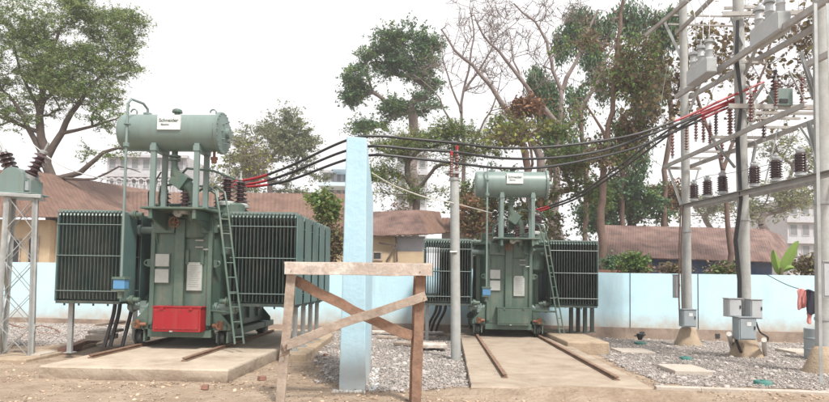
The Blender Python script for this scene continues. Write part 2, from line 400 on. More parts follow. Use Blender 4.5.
def stones(pts, sizes, name, m, label=None, kind='stuff'):
    rs = np.random.RandomState(5); n = len(pts); V = np.zeros((n * 12, 3)); 
    for i, (p, s) in enumerate(zip(pts, sizes)):
        v = icv * (1 + rs.uniform(-0.28, 0.28, (12, 1))) * np.array([s * rs.uniform(.8, 1.4), s * rs.uniform(.7, 1.1), s * rs.uniform(.45, .75)])
        a = rs.uniform(0, 6.28); c, q = math.cos(a), math.sin(a); t = rs.uniform(-.5, .5)
        v = v @ np.array([[c, q, 0], [-q, c, 0], [0, 0, 1]]) @ np.array([[1, 0, 0], [0, math.cos(t), math.sin(t)], [0, -math.sin(t), math.cos(t)]])
        V[i * 12:(i + 1) * 12] = v + np.array(p)
    Fa = (np.arange(n)[:, None, None] * 12 + icfa[None]).reshape(-1, 3)
    return fastmesh(name, V, Fa, m, kind=kind)
def fastmesh(name, V, Fa, m, parent=None, kind=None, label=None):
    me = bpy.data.meshes.new(name); nf, k = Fa.shape
    me.vertices.add(len(V)); me.vertices.foreach_set('co', V.astype(np.float32).ravel())
    me.loops.add(nf * k); me.loops.foreach_set('vertex_index', Fa.astype(np.int32).ravel())
    me.polygons.add(nf); me.polygons.foreach_set('loop_start', np.arange(0, nf * k, k, dtype=np.int32))
    me.polygons.foreach_set('loop_total', np.full(nf, k, dtype=np.int32))
    me.update(calc_edges=True); me.validate()
    me.materials.append(m)
    o = bpy.data.objects.new(name, me); COL.objects.link(o)
    if parent is not None: o.parent = parent
    if kind: o['kind'] = kind
    return o
# gravel sheet (a bed just above the earth) and loose stones over it
gb = MB()
from mathutils import noise
for poly in (rightpoly, midpoly, leftpoly):
    x0 = min(p[0] for p in poly); x1 = max(p[0] for p in poly); y0 = min(p[1] for p in poly); y1 = max(p[1] for p in poly)
    st = 0.12; idx = {}; vs = []; fs = []
    def vid(i, j):
        if (i, j) not in idx:
            x = x0 + i * st; y = y0 + j * st
            idx[(i, j)] = len(vs); vs.append((x, y, gz(x, y) + 0.025 * noise.noise((x * 1.1, y * 1.1, 0)) + 0.010 * noise.noise((x * 4, y * 4, 3)) - 0.006 + 0.004 * noise.noise((x * 7, y * 7, 9))))
        return idx[(i, j)]
    for i in range(int((x1 - x0) / st) + 1):
        for j in range(int((y1 - y0) / st) + 1):
            x, y = x0 + (i + .5) * st, y0 + (j + .5) * st
            if inpoly(x + 0.16 * noise.noise((x * 3, y * 3, 5)), y + 0.2 * noise.noise((x * 3, y * 3, 8)), poly):
                fs.append((vid(i, j), vid(i + 1, j), vid(i + 1, j + 1), vid(i, j + 1)))
    gb.add(vs, fs, True)
g_ = gb.build('gravel', gravm); g_['kind'] = 'stuff'
pts = []; szs = []
def putstones(poly, dens, smin, smax):
    x0 = min(p[0] for p in poly); x1 = max(p[0] for p in poly); y0 = min(p[1] for p in poly); y1 = max(p[1] for p in poly)
    n = int((x1 - x0) * (y1 - y0) * dens)
    for _ in range(n):
        x = rnd.uniform(x0, x1); y = rnd.uniform(y0, y1)
        if rnd.random() > min(1, (12.0 / y) ** 2): continue
        if abs(x) > y * 0.78: continue
        jx, jy = rnd.gauss(0, .09), rnd.gauss(0, .12)
        if inpoly(x + jx + 0.16 * noise.noise((x * 3, y * 3, 5)), y + jy + 0.2 * noise.noise((x * 3, y * 3, 8)), poly):
            pts.append((x, y, gz(x, y) + 0.025 * noise.noise((x * 1.1, y * 1.1, 0)) + 0.004 + rnd.random() * .012)); szs.append(smin + (smax - smin) * rnd.random() ** 1.6)
putstones(rightpoly, 14, 0.035, 0.06)
putstones(midpoly, 18, 0.035, 0.06)
putstones(rightpoly, 980, 0.006, 0.018)
putstones(midpoly, 1150, 0.006, 0.019)
putstones(leftpoly, 460, 0.010, 0.026)
stones(pts, szs, 'stones', stonem).parent = g_
# clods and pebbles on the bare earth
pts = []; szs = []
for _ in range(11000):
    y = 5.5 + 4.8 * rnd.random() ** 1.2; x = rnd.uniform(-0.74, 0.74) * y
    c = noise.noise((x * 1.3, y * 1.3, 2))
    if c < -0.05 and rnd.random() < 0.75: continue
    pts.append((x, y, gz(x, y) + 0.025 * noise.noise((x * 1.1, y * 1.1, 0)) - 0.006)); szs.append(rnd.choice([.005, .006, .008, .008, .010, .012, .022]) * rnd.uniform(.7, 1.2))
for _ in range(120):
    y = 6.3 + 3.0 * rnd.random(); x = rnd.uniform(-0.7, 0.7) * y
    pts.append((x, y, gz(x, y) + 0.025 * noise.noise((x * 1.1, y * 1.1, 0)) - 0.008)); szs.append(rnd.uniform(.018, .04))
clodm = mat('earth_clod', (0.26, 0.18, 0.125), 0.95, scale=2, col2=(0.46, 0.36, 0.27), island=0.5)
stones(pts, szs, 'pebbles', clodm)

for k, (px, py, a_, lab) in enumerate(((304, 352, .4, 'broken brick beside the long footing block behind the trestle'), (311, 349, 1.2, 'second brick fragment past the footing block, farther from the trestle'), (326, 357, 2.0, 'brick fragment on the gravel between trestle post and fire wall'), (262, 380, .8, 'loose brick piece on the earth near the front corner of the raised slab'), (205, 389, 1.7, 'flat dark brick chip on the bare earth before the raised slab'))):
    p = G(px, py); q = MB(); Rz = Matrix.Rotation(a_, 3, 'Z'); q.box((0, 0, .025), (.17 - .02 * k, .09, .06), Rz, taper=.86); q.v = [(x * (1 + .1 * noise.noise((x * 30, y * 30, k))), y * (1 + .15 * noise.noise((x * 20, y * 20, k + 4))), z) for x, y, z in q.v]
    o = q.build('brick_fragment', brickm, bevel=.008); o.location = p; tag(o, lab, 'brick', 'loose bricks')
# low concrete kerb line at the front of the right-hand gravel
kb = MB()
ks = [G(p, q) for p, q in ((655, 388), (700, 389.5), (760, 391.5), (829, 394), (900, 397))]
for a, b in zip(ks[:-1], ks[1:]): kb.beam(a + Vector((0, 0, -0.02)), b + Vector((0, 0, -0.02)), 0.12, 0.10)
o = kb.build('kerb', conc, bevel=0.01); o['kind'] = 'structure'

# ------------------------------------------------------------------ boundary wall
def wall():
    Y = 17.6
    xa, xb = -16.0, 16.0
    root = empty('boundary_wall', (0, Y, gz(0, Y)), 'long low pale blue plastered yard wall with a brown plinth behind the transformers', 'wall')
    m = MB(); n = 64
    for i in range(n):
        x0 = xa + (xb - xa) * i / n; x1 = xa + (xb - xa) * (i + 1) / n
        t0 = topz(x0); t1 = topz(x1)
        vs = [(x0, Y, -0.6), (x1, Y, -0.6), (x1, Y + 0.15, -0.6), (x0, Y + 0.15, -0.6), (x0, Y, t0), (x1, Y, t1), (x1, Y + 0.15, t1), (x0, Y + 0.15, t0)]
        f = [(0, 1, 5, 4), (2, 3, 7, 6), (4, 5, 6, 7)]
        if i == 0: f.append((3, 0, 4, 7))
        if i == n - 1: f.append((1, 2, 6, 5))
        m.add(vs, f)
    shift(m, root.location); m.build('wall', pblue, root)
    p = MB()
    for i in range(n):
        x0 = xa + (xb - xa) * i / n; x1 = xa + (xb - xa) * (i + 1) / n
        z0, z1 = gz(x0, Y), gz(x1, Y); h = 0.30 if x0 > 3 else (0.12 if x0 < -2 else 0.24)
        h1 = h + 0.02 * noise.noise((x0 * 2, 0, 0)); 
        p.add([(x0, Y - 0.09, z0 - .3), (x1, Y - 0.09, z1 - .3), (x1, Y - 0.09, z1 + h1), (x0, Y - 0.09, z0 + h1), (x0, Y - 0.003, z0 + h1), (x1, Y - 0.003, z1 + h1)],
              [(0, 1, 2, 3), (3, 2, 5, 4)])
    shift(p, root.location); p.build('plinth', plinthm, root)
    # dark expansion joints and weepholes
    for px in (372, 630, 698):
        x = W(px, 300, Y).x; j = MB(); zt = topz(x)
        j.box((x, Y - 0.004, (zt + gz(x, Y) + .3) / 2), (0.022, 0.008, zt - gz(x, Y) - .3)); shift(j, root.location)
        j.build('joint', dark if px != 372 else pcol, root)
    for px in (641, 716):
        x = W(px, 336, Y).x; j = MB(); j.box((x, Y - 0.095, gz(x, Y) + 0.13), (0.13, 0.02, 0.13)); shift(j, root.location); j.build('weephole', dark, root)
def topz(x):
    # measured top edge: y=262 at px 40, 266 at 400, 274 at 620, 276 at 829
    px = 414.5 + x / 17.6 * 600
    if px < 400: y = 262.5 + (px - 40) / 360 * 4.5
    elif px < 620: y = 267 + (px - 400) / 220 * 6
    else: y = 273 + (px - 620) / 209 * 2.8
    return W(px, y, 17.6).z
wall()

# ------------------------------------------------------------------ transformer
ZB, ZT = 0.77, 2.30     # radiators, above rail top
def make_transformer(label):
    T = empty('power_transformer', (0, 0, 0), label, 'transformer', 'power transformers on rails')
    # tank : chamfered box with stiffening ribs
    t = MB()
    def prism(poly, z0, z1, mb):
        n = len(poly); mb.add([(x, y, z0) for x, y in poly] + [(x, y, z1) for x, y in poly],
               [tuple(range(n))[::-1], tuple(range(n, 2 * n))] + [(i, (i + 1) % n, n + (i + 1) % n, n + i) for i in range(n)])
    tank = [(-.56, 0), (.50, 0), (.62, .22), (.72, .5), (.72, 2.6), (.55, 3.0), (-.55, 3.0), (-.72, 2.6), (-.72, .5), (-.60, .2)]
    prism(tank, 0.28, 2.24, t)
    tk = t.build('tank', paint, T, bevel=0.02)
    rb = MB(); rb.box((-.02, -.045, 1.26), (.17, .09, 1.95)).box((.52, -.02, 1.28), (.08, .10, 1.85)).box((-.52, -.02, 1.28), (.08, .06, 1.85))
    for y in (.9, 1.5, 2.1):
        for s in (-1, 1): rb.box((s * .745, y, 1.2), (.05, .08, 1.6))
    islands(rb, 'rib', paint, T, 0.012)
    rd = MB()
    rd.bx(.68, .79, .42, .5, .3, 2.0).bx(-.79, -.68, .42, .5, .3, 2.0)
    islands(rd, 'side_flange', paint, T, .008)
    # lid flange
    l = MB()
    lid = [(x * 1.12, y * 1.03 - .06) for x, y in tank]
    prism(lid, 2.06, 2.10, l)
    lid2 = [(x * 1.02, y) for x, y in tank]; prism(lid2, 2.10, 2.16, l)
    for k in range(9): l.cyl((-.56 + k * .14, -.04, 2.03), (-.56 + k * .14, -.04, 2.13), .014, 6)
    l.build('lid', paint, T, bevel=.006)
    # turret at front top : big rounded housing on the right, box on the left
    c = MB(); c.lathe((.20, .22, 1.72), (0, 0, 1), [(0, .28), (.04, .31), (.5, .31), (.52, .35), (.56, .35), (.6, .22)], 24)
    c.bx(-.50, -.12, -.10, .3, 1.80, 2.10)
    c.lathe((.70, .42, 1.35), (0, 0, 1), [(0, .12), (.10, .24), (.70, .24), (.71, .29), (.76, .29), (.77, .25), (1.02, .25), (1.05, .2), (1.07, .05)], 24)
    c.lathe((.42, .10, 1.80), (0, 0, 1), [(0, .16), (.02, .19), (.30, .19), (.38, .17), (.39, .23), (.43, .23), (.44, .1)], 20)
    c.cyl((.30, -.05, 1.93), (.62, .1, 1.93), .05, 12).cyl((.62, .1, 1.93), (.95, .1, 1.93), .045, 12)
    c.build('turret', paint, T, bevel=.008)
    br = MB()
    br.bx(-.42, .66, -.76, -.02, 2.10 + .062, 2.165 + .03)
    for s in (-.26, .48):
        br.bx(s - .03, s + .03, -.72, -.02, 2.0, 2.158)
        br.add([(s - .02, -.66, 2.0), (s + .02, -.66, 2.0), (s + .02, -.02, 2.0), (s - .02, -.02, 2.0), (s + .02, -.02, 1.82), (s - .02, -.02, 1.82)],
               [(0, 1, 2, 3), (3, 2, 4, 5), (0, 5, 4, 1), (0, 3, 5), (1, 4, 2)])
    br.build('bracket', paint, T, bevel=.006)
    # conservator
    cy, cz, cr, cx0, cx1 = -.45, 3.68, .315, -.86, .79
    cs = MB(); cs.lathe((cx0, cy, cz), (1, 0, 0), [(-.05, .02), (-.045, .2), (-.03, .29), (0, cr), (.02, cr), (cx1 - cx0 - .02, cr), (cx1 - cx0, cr)], 40)
    C_ = cs.build('conservator', paintc, T)
    fl = MB(); fl.lathe((cx1, cy, cz), (1, 0, 0), [(0, cr + .045), (.025, cr + .045), (.026, cr + .04), (.05, cr + .04), (.065, .26), (.10, .12), (.105, .09), (.17, .09), (.175, .02)], 40)
    for k in range(22):
        a = 2 * math.pi * k / 22; p = Vector((cx1 - .015, cy + math.cos(a) * (cr + .02), cz + math.sin(a) * (cr + .02))); fl.cyl(p, p + Vector((.09, 0, 0)), .010, 6)
    for k in range(8):
        a = 2 * math.pi * k / 8; p = Vector((cx1 + .07, cy + math.cos(a) * .18, cz + math.sin(a) * .18)); fl.cyl(p, p + Vector((.05, 0, 0)), .014, 6)
    fl.build('end_flange', paintc, C_)
    nz = MB()
    for s in (.28,): nz.lathe((cx0 + .88, cy, cz + cr - .02), (0, 0, 1), [(0, .045), (.06, .045), (.061, .085), (.085, .085), (.086, .08), (.11, .075), (.13, .03)], 16)
    nz.build('filler_cap', paint, C_)
    lg = MB()
    for x in (cx0 + .12, cx1 - .14):
        pts_ = [(x + .055 * math.cos(a), cy, cz + cr + .045 + .055 * math.sin(a)) for a in [i * math.pi / 6 - .5 for i in range(8)]]
        lg.tube(pts_, .014, 6)
    islands(lg, 'lifting_eye', paintc, C_)
    pl = MB(); pl.bx(-.165, .225, cy - cr - .022, cy - cr + .03, 3.66, 3.91); p_ = pl.build('nameplate', white, C_, bevel=.004)
    text('lettering', 'Schneider', .082, lett, p_, (.03, cy - cr - .0245, 3.815)); text('lettering', 'Electric', .046, lett, p_, (-.03, cy - cr - .0245, 3.745))
    pp = MB()
    for x in (-.26, .48):
        for y in (-.66, -.24):
            pp.bx(x - .043, x + .043, y - .035, y + .035, 2.377, cz - .22)
    islands(pp, 'support_post', paintc, T, .006)
    sd = MB()
    for x in (-.26, .48): sd.bx(x - .052, x + .052, cy - .26, cy + .26, cz - .35, cz - .26)
    islands(sd, 'saddle', paintc, T)
    # buchholz pipework
    b = MB(); b.lathe((-.17, cy + .05, 3.42), (0, 0, -1), [(0, .05), (.12, .05), (.121, .10), (.15, .10), (.155, .06), (.175, .06), (.18, .10), (.21, .10), (.211, .055), (.34, .055)], 16)
    b.tube([(-.17, cy + .05, 3.12), (-.16, cy + .08, 2.98), (-.05, cy + .14, 2.84), (.06, cy + .2, 2.76), (.10, cy + .22, 2.6), (.10, cy + .24, 2.2)], [.06, .095, .11, .11, .08, .07], 14)
    b.box((-.08, cy + .12, 2.88), (.24, .24, .26), Matrix.Rotation(R(35), 3, 'Y'))
    b.lathe((.10, cy + .23, 2.52), (0, 0, -1), [(0, .11), (.03, .11), (.031, .07), (.06, .07), (.061, .11), (.09, .11)], 16)
    b.tube([(-.05, cy + .1, 3.0), (.05, cy + .05, 3.08), (.2, cy, 3.06), (.5, cy + .1, 3.05), (.72, .1, 2.98)], .02, 8)
    shift(b, (-.15, 0, 0)); b.build('relay_pipe', paint, T)
    # drain valve under the conservator end
    d = MB(); d.cyl((cx1 - .1, cy, cz - cr - .12), (cx1 - .1, cy, cz - cr + .05), .025, 8).box((cx1 - .1, cy, cz - cr - .12), (.11, .05, .05)).cyl((cx1 - .1, cy, cz - cr - .2), (cx1 - .1, cy, cz - cr - .1), .045, 10)
    d.build('drain_valve', brass, T)
    # breather pipe + silica gel unit
    e = MB(); bxp = -.60
    e.tube([(bxp + .10, cy, cz + cr - .05), (bxp + .10, cy, cz + cr + .10), (bxp + .07, cy - .1, cz + cr + .17), (bxp, cy - cr - .05, cz + cr + .17), (bxp - .03, cy - cr - .1, cz + cr + .08), (bxp - .03, cy - cr - .1, 1.15)], .022, 10)
    e.lathe((bxp - .03, cy - cr - .1, cz - cr + .02), (0, 0, 1), [(-.03, .05), (-.001, .05), (0, .03), (.001, .05), (.03, .05)], 12)
    e.lathe((bxp - .03, cy - cr - .1, cz + .06), (0, 0, 1), [(-.02, .055), (0, .055)], 12)
    e.lathe((bxp + .10, cy, cz + cr + .02), (0, 0, 1), [(-.02, .07), (.01, .07)], 12)
    e.build('breather_pipe', paintc, T)
    g = MB(); g.box((bxp - .03, cy - cr - .1, 1.08), (.19, .15, .16)); q = g.build('breather', blueg, T, bevel=.008)
    g = MB(); g.box((bxp - .03, cy - cr - .1, 1.18), (.22, .18, .04)).box((bxp - .03, cy - cr - .1, .98), (.22, .18, .03)).cyl((bxp - .03, cy - cr - .1, .85), (bxp - .03, cy - cr - .1, .97), .05, 12)
    islands(g, 'breather_cap', paint, q)
    # handwheel
    h = MB(); cc = Vector((-.05, -.28, 1.98))
    h.tube([cc + Vector((.085 * math.cos(a), 0, .085 * math.sin(a))) for a in [i * 2 * math.pi / 20 for i in range(21)]], .011, 6, caps=False)
    for k in range(3):
        a = k * math.pi / 3 + .3; dd = Vector((math.cos(a), 0, math.sin(a))) * .085; h.cyl(cc - dd, cc + dd, .008, 6)
    h.cyl(cc - Vector((0, .02, 0)), cc + Vector((0, .3, 0)), .02, 8)
    h.build('handwheel', brass, T)
    # plates on the front
    for nm, x, z, w, hh, m_ in (('inspection_plate', -.35, 1.50, .25, .22, greyplate), ('inspection_plate', -.35, 1.22, .25, .24, greyplate), ('rating_plate', .24, 1.22, .27, .50, greyplate)):
        a = MB(); a.box((x, -.02, z), (w, .035, hh)); f_ = a.build(nm, m_, T, bevel=.004)
        a = MB(); a.box((x, -.008, z), (w + .03, .02, hh + .03)); a.build('plate_frame', paint, f_)
        if nm == 'rating_plate':
            a = MB()
            for k in range(11): a.box((x - .005 * (k % 3), -.0385, z + .19 - k * .037), (.20 - .03 * (k % 3), .002, .007))
            a.build('plate_rule', mat('plate_print', (.2, .22, .21), .6), f_)
    a = MB(); a.box((.10, -.02, 1.56), (.06, .05, .26)).box((.37, -.02, 1.56), (.06, .05, .26)); islands(a, 'cable_bracket', paint, T, .005)
    a = MB()
    for x, z in ((.3, 1.86), (.3, 1.74), (.44, 1.70)): a.cyl((x - .05, -.05, z), (x + .09, -.05, z), .014, 6)
    islands(a, 'lid_bolt', greyplate, T)
    # lifting lugs
    for s in (-1, 1):
        for y in (.03, 2.6):
            x = s * .64; a = MB()
            a.tube([(x + .045 * math.cos(k * math.pi / 6), y - .03, 1.45 + .045 * math.sin(k * math.pi / 6)) for k in range(13)], .016, 6, caps=False)
            a.box((s * .60, y - .03, 1.45), (.06, .03, .14))
            a.build('lifting_lug', paint, T)
    # radiators: five per side, each with slim plates, headers top and bottom
    NR, ND = 5, 18
    pitch = .66; dep = .50
    for s in (-1, 1):
        for r in range(NR):
            y0 = -.30 + r * pitch
            m = MB(); xa_, xb_ = .96, 2.10
            for k in range(ND):
                x = s * (xa_ + .02 + (xb_ - xa_ - .04) * k / (ND - 1)); th = .009
                z0, z1 = ZB, ZT
                # plate with rolled front/back edges
                m.bx(x - th / 2, x + th / 2, y0 + .02, y0 + dep - .02, z0 + .03, z1 - .03)
                for yy in (y0 + .015, y0 + dep - .015):
                    m.tube([(x, yy, z0 + .03), (x, yy, z1 - .04)], .0085, 6)
                for fl_ in (.17, .33):
                    m.bx(x - .006, x + .006, y0 + fl_ - .05, y0 + fl_ + .05, z0 + .06, z1 - .06)
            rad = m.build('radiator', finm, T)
            x = s * (xb_ + .012)
            q = MB()
            q.bx(x - .008, x + .012, y0 + .01, y0 + dep - .01, z0 - .01, z1 + .01)
            q.build('end_panel', panelm, rad, bevel=.006)
            q = MB(); x = s * (xa_ - .012); q.bx(x - .012, x + .008, y0 + .01, y0 + dep - .01, z0 - .01, z1 + .01)
            if s < 0: q.build('end_panel', panelm, rad, bevel=.006)
            for zc in (ZT, ZB + .02):
                q = MB()
                q.tube([(s * .72, y0 + dep / 2, zc), (s * (xb_ + .02), y0 + dep / 2, zc)], .045, 12)
                q.lathe((s * .86, y0 + dep / 2, zc), (1, 0, 0), [(-.03, .08), (-.005, .08), (-.004, .06), (.004, .06), (.005, .08), (.03, .08)], 14)
                q.build('header_pipe', paint, rad)
            q = MB()
            for zc in (ZT - .20, (ZB + ZT) / 2 + .02, ZB + .17):
                q.tube([(s * xa_, y0 + .0, zc), (s * (xb_ + .01), y0 + .0, zc)], .008, 6)
            islands(q, 'tie_rod', paintc, rad)
            # loops/clips over the plate tops, and top rail
            q = MB()
            for k in range(ND):
                x = s * (xa_ + .02 + (xb_ - xa_ - .04) * k / (ND - 1))
                q.tube([(x, y0 + .01, ZT - .05), (x, y0 + .02, ZT - .01), (x, y0 + .08, ZT + .03), (x, y0 + dep - .08, ZT + .03), (x, y0 + dep - .02, ZT - .01)], .016, 6)
            q.bx(min(s * xa_, s * xb_), max(s * xa_, s * xb_), y0 - .015, y0 + .025, ZT + .03, ZT + .052)
            q.build('top_rail', paintc, rad)
            q = MB(); q.bx(min(s * xa_, s * xb_), max(s * xa_, s * xb_), y0 + .02, y0 + dep - .02, ZB - .05, ZB + .0)
            for k in range(4):
                xx = s * (xa_ + .25 + k * .26); q.cyl((xx, y0 + .1, ZB - .09), (xx, y0 + .1, ZB - .05), .016, 6)
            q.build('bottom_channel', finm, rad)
    # large header pipe stubs at the front, with flanges
    for s in (-1, 1):
        for z in (2.05, .66):
            a = MB()
            a.tube([(s * .52, .30 if z > 1 else .12, z), (s * 1.0, .30 if z > 1 else .12, z)], .065, 14)
            for x in (.60, .93): a.lathe((s * x, .30 if z > 1 else .12, z), (1, 0, 0), [(-.03, .10), (.03, .10)], 16)
            if z < 1: a.box((s * .72, .16, .66), (.12, .2, .22))
            a.build('oil_pipe', paintc, T)
    for z in (.36,):
        for s in (-1, 1):
            a = MB()
            a.tube([(s * .60, -.02, z), (s * .78, -.06, z)], .035, 10); a.cyl((s * .74, -.06, z - .07), (s * .74, -.06, z + .08), .045, 10)
            a.tube([(s * .74 + .05 * math.cos(k * math.pi / 5), -.12, z + .05 * math.sin(k * math.pi / 5)) for k in range(11)], .009, 5, caps=False)
            a.build('oil_valve', brass, T)
    # under base
    a = MB()
    a.bx(-.58, .56, -.01, .16, .14, .28).bx(-.72, .72, 2.7, 2.9, .12, .28)
    for s in (-1, 1): a.bx(s * .75 - .09, s * .75 + .09, .35, 3.0, .14, .262); a.bx(s * .75 - .09, s * .75 + .09, -.04, .35, .29, .36)
    for s in (-1, 1):
        for y in (.02, .35, 2.5):
            a.add([(s * .58, y, .27), (s * .58, y + .03, .27), (s * .58, y + .03, .72), (s * .58, y, .72), (s * .90, y, .27), (s * .90, y + .03, .27), (s * .90, y, .36), (s * .90, y + .03, .36)],
                  [(0, 4, 6, 3), (1, 2, 7, 5), (3, 6, 7, 2), (4, 5, 7, 6), (0, 1, 5, 4)])
    a.build('underframe', paint, T, bevel=.008)
    for s in (-1, 1):
        for y in (-.0, 2.3):
            a = MB(); a.lathe((s * .75 - .07, y + .14, .125), (1, 0, 0), [(0, .165), (.02, .165), (.021, .125), (.10, .12), (.105, .05)], 24)
            w_ = a.build('wheel', mat('dark_iron', (.035, .04, .038), .6, .2) if 'dark_iron' not in MATS else MATS['dark_iron'], T)
            a = MB(); a.box((s * .75 + .085, y + .14, .15), (.03, .2, .20)).box((s * .75 - .10, y + .14, .15), (.03, .2, .20)).cyl((s * .75 - .12, y + .14, .125), (s * .75 + .115, y + .14, .125), .03, 10)
            a.build('axle_box', paint, w_)
    # extra pipework and a second row of fittings on the lid
    for x, y, h_ in ((.14, -.30, .30), (-.05, .55, .34), (.30, .80, .34)):
        a = MB(); a.lathe((x, y, 2.22), (0, 0, 1), insul_prof(h_, .085, 5), 16); u_ = a.build('bushing', porc, T)
        a = MB(); a.lathe((x, y, 2.12), (0, 0, 1), [(0, .12), (.08, .12), (.10, .085)], 14); a.lathe((x, y, 2.20 + h_), (0, 0, 1), [(0, .04), (.04, .02), (.16, .018)], 10); islands(a, 'terminal', greyplate, u_)
    a = MB(); a.tube([(-.40, -.05, 2.14), (-.42, -.1, 2.42), (-.36, -.15, 2.62), (-.1, -.2, 2.66), (.06, -.2, 2.72)], .022, 8); a.build('conduit', paint, T)
    a = MB(); a.tube([(.60, .05, 2.14), (.60, -.1, 2.50), (.42, -.2, 2.62), (.16, -.22, 2.64)], .018, 8); a.build('conduit', paint, T)
    a = MB(); a.tube([(-.52, -.05, 1.95), (-.58, -.12, 2.2), (-.56, -.2, 2.5), (-.30, -.3, 2.85)], .013, 6); a.build('conduit', black, T)
    a = MB(); a.lathe((.04, -.30, 2.14), (0, 1, 0), [(-.06, .02), (-.055, .075), (.0, .08), (.03, .05)], 16); a.build('gauge', greyplate, T)
    a = MB(); a.bx(-.02, .16, .05, .25, 2.62, 2.84); a.build('relay_box', paint, T, bevel=.01)
    # ladder
    a = MB()
    def rail_(dx, dy):
        return [(.10 + dx, .30 + dy, 2.18), (.14 + dx, .1 + dy, 2.62), (.30 + dx, -.2 + dy, 2.78), (.5 + dx, -.3 + dy, 2.70), (.66 + dx, -.33 + dy, 2.4), (1.02 + dx, -.50 + dy, .22)]
    top_ = [(.20, .1, 2.75), (.45, -.1, 2.83), (.68, -.3, 2.70), (.78, -.38, 2.35), (1.16, -.50, .10)]
    a.tube([Vector(p) for p in top_], .020, 8)
    a.tube([Vector(p) + Vector((.12, .10, 0)) for p in top_], .018, 8)
    for k in range(9):
        f_ = k / 9.0 + .06
        p = Vector(top_[3]).lerp(Vector(top_[4]), f_); a.cyl(p, p + Vector((.12, .10, 0)), .011, 6)
    a.tube([(.56, -.02, .62), (1.09, -.46, .62)], .022, 8)
    a.build('ladder', paint, T)
    # bushings
    for x, y, n_, h_, r_ in ((-.30, -.1, 4, .30, .095), (.66, .30, 6, .44, .13), (.80, .62, 6, .44, .13), (.62, 1.35, 6, .40, .12), (-.25, 1.0, 4, .24, .08), (-.25, 1.6, 4, .24, .08)):
        zb = {-.30: 2.24, .66: 2.42, .80: 2.42}.get(x, 2.20)
        a = MB(); a.lathe((x, y, zb), (0, 0, 1), insul_prof(h_, r_, n_), 18); u_ = a.build('bushing', porc, T)
        a = MB(); a.lathe((x, y, zb - .08), (0, 0, 1), [(0, r_ + .03), (.05, r_ + .03), (.08, r_)], 16)
        a.lathe((x, y, zb + h_), (0, 0, 1), [(0, .05), (.03, .05), (.04, .02), (.16, .018), (.165, .03), (.18, .03)], 10)
        islands(a, 'terminal', greyplate, u_)
    a = MB(); a.lathe((.0, .9, 2.1), (0, 0, 1), [(0, .2), (.1, .2), (.12, .24), (.15, .24), (.2, .1)], 20)
    a.tube([(-.6, .1, 2.2), (-.6, .1, 2.32), (.1, .1, 2.32), (.4, .1, 2.24)], .03, 8)
    a.bx(-.66, -.54, .3, .6, 2.16, 2.34)
    a.tube([(.50, .0, 1.5), (.56, -.03, 1.9), (.5, .1, 2.2)], .012, 6)
    a.tube([(-.45, -.03, 1.62), (-.47, -.05, 1.8), (-.42, -.02, 1.98)], .012, 6)
    a.build('lid_fitting', paint, T)
    for ch in [o for o in bpy.data.objects if o.parent == T]:
        if ch.name.split('.')[0] in ('lid', 'bracket', 'lid_fitting', 'handwheel', 'turret', 'bushing', 'conduit', 'gauge'): ch.location.z += .18
    return T

T1 = make_transformer('weathered grey green power transformer with the bright red front box, on the raised slab')
p0 = W(181, 300, 10.67)
RZ = R(-2.4)
T1.location = (p0.x, 10.67, .215); T1.rotation_euler = (0, 0, RZ)
T2 = copy_tree(T1)
T2['label'] = 'grey green power transformer with a plain green front box, between concrete pole and steel gantry'
p1 = W(509, 300, 14.5)
T2.location = (p1.x, 14.5, .115); T2.rotation_euler = (0, 0, R(-1.6))
T2.scale = (.975, .85, .975)
def front_box(T, m, w=.84, d=.24, x=.045):
    a = MB(); a.box((x, -.02 - d / 2, .47), (w, d, .42)); o = a.build('terminal_box', m, T, bevel=.01)
    a = MB(); a.box((x, -.02 - d / 2, .69), (w + .03, d + .02, .02)); a.build('box_lid', m, o)
    a = MB(); a.box((x - w * .1, -.03 - d, .27), (.05, .03, .02)); a.build('box_latch', greyplate, o)
    a = MB(); a.box((x, -.02 - d - .006, .475), (w - .07, .012, .345)); dr = a.build('cover_plate', m, o, bevel=.004)
    for k in range(6):
        for zz in (.325, .625):
            a = MB(); a.cyl((x - w * .42 + k * w * .168, -.02 - d - .02, zz), (x - w * .42 + k * w * .168, -.02 - d - .005, zz), .011, 8); a.build('bolt', brass, dr)
    for sx in (-1, 1):
        a = MB(); a.box((x + sx * w * .30, -.02 - d - .02, .66), (.06, .025, .035)); a.build('hinge', m, o)
    return o
o = front_box(T1, red); o['label'] = 'bright red steel box on the front of the tank'
front_box(T2, paint, w=.80, d=.18, x=.1)

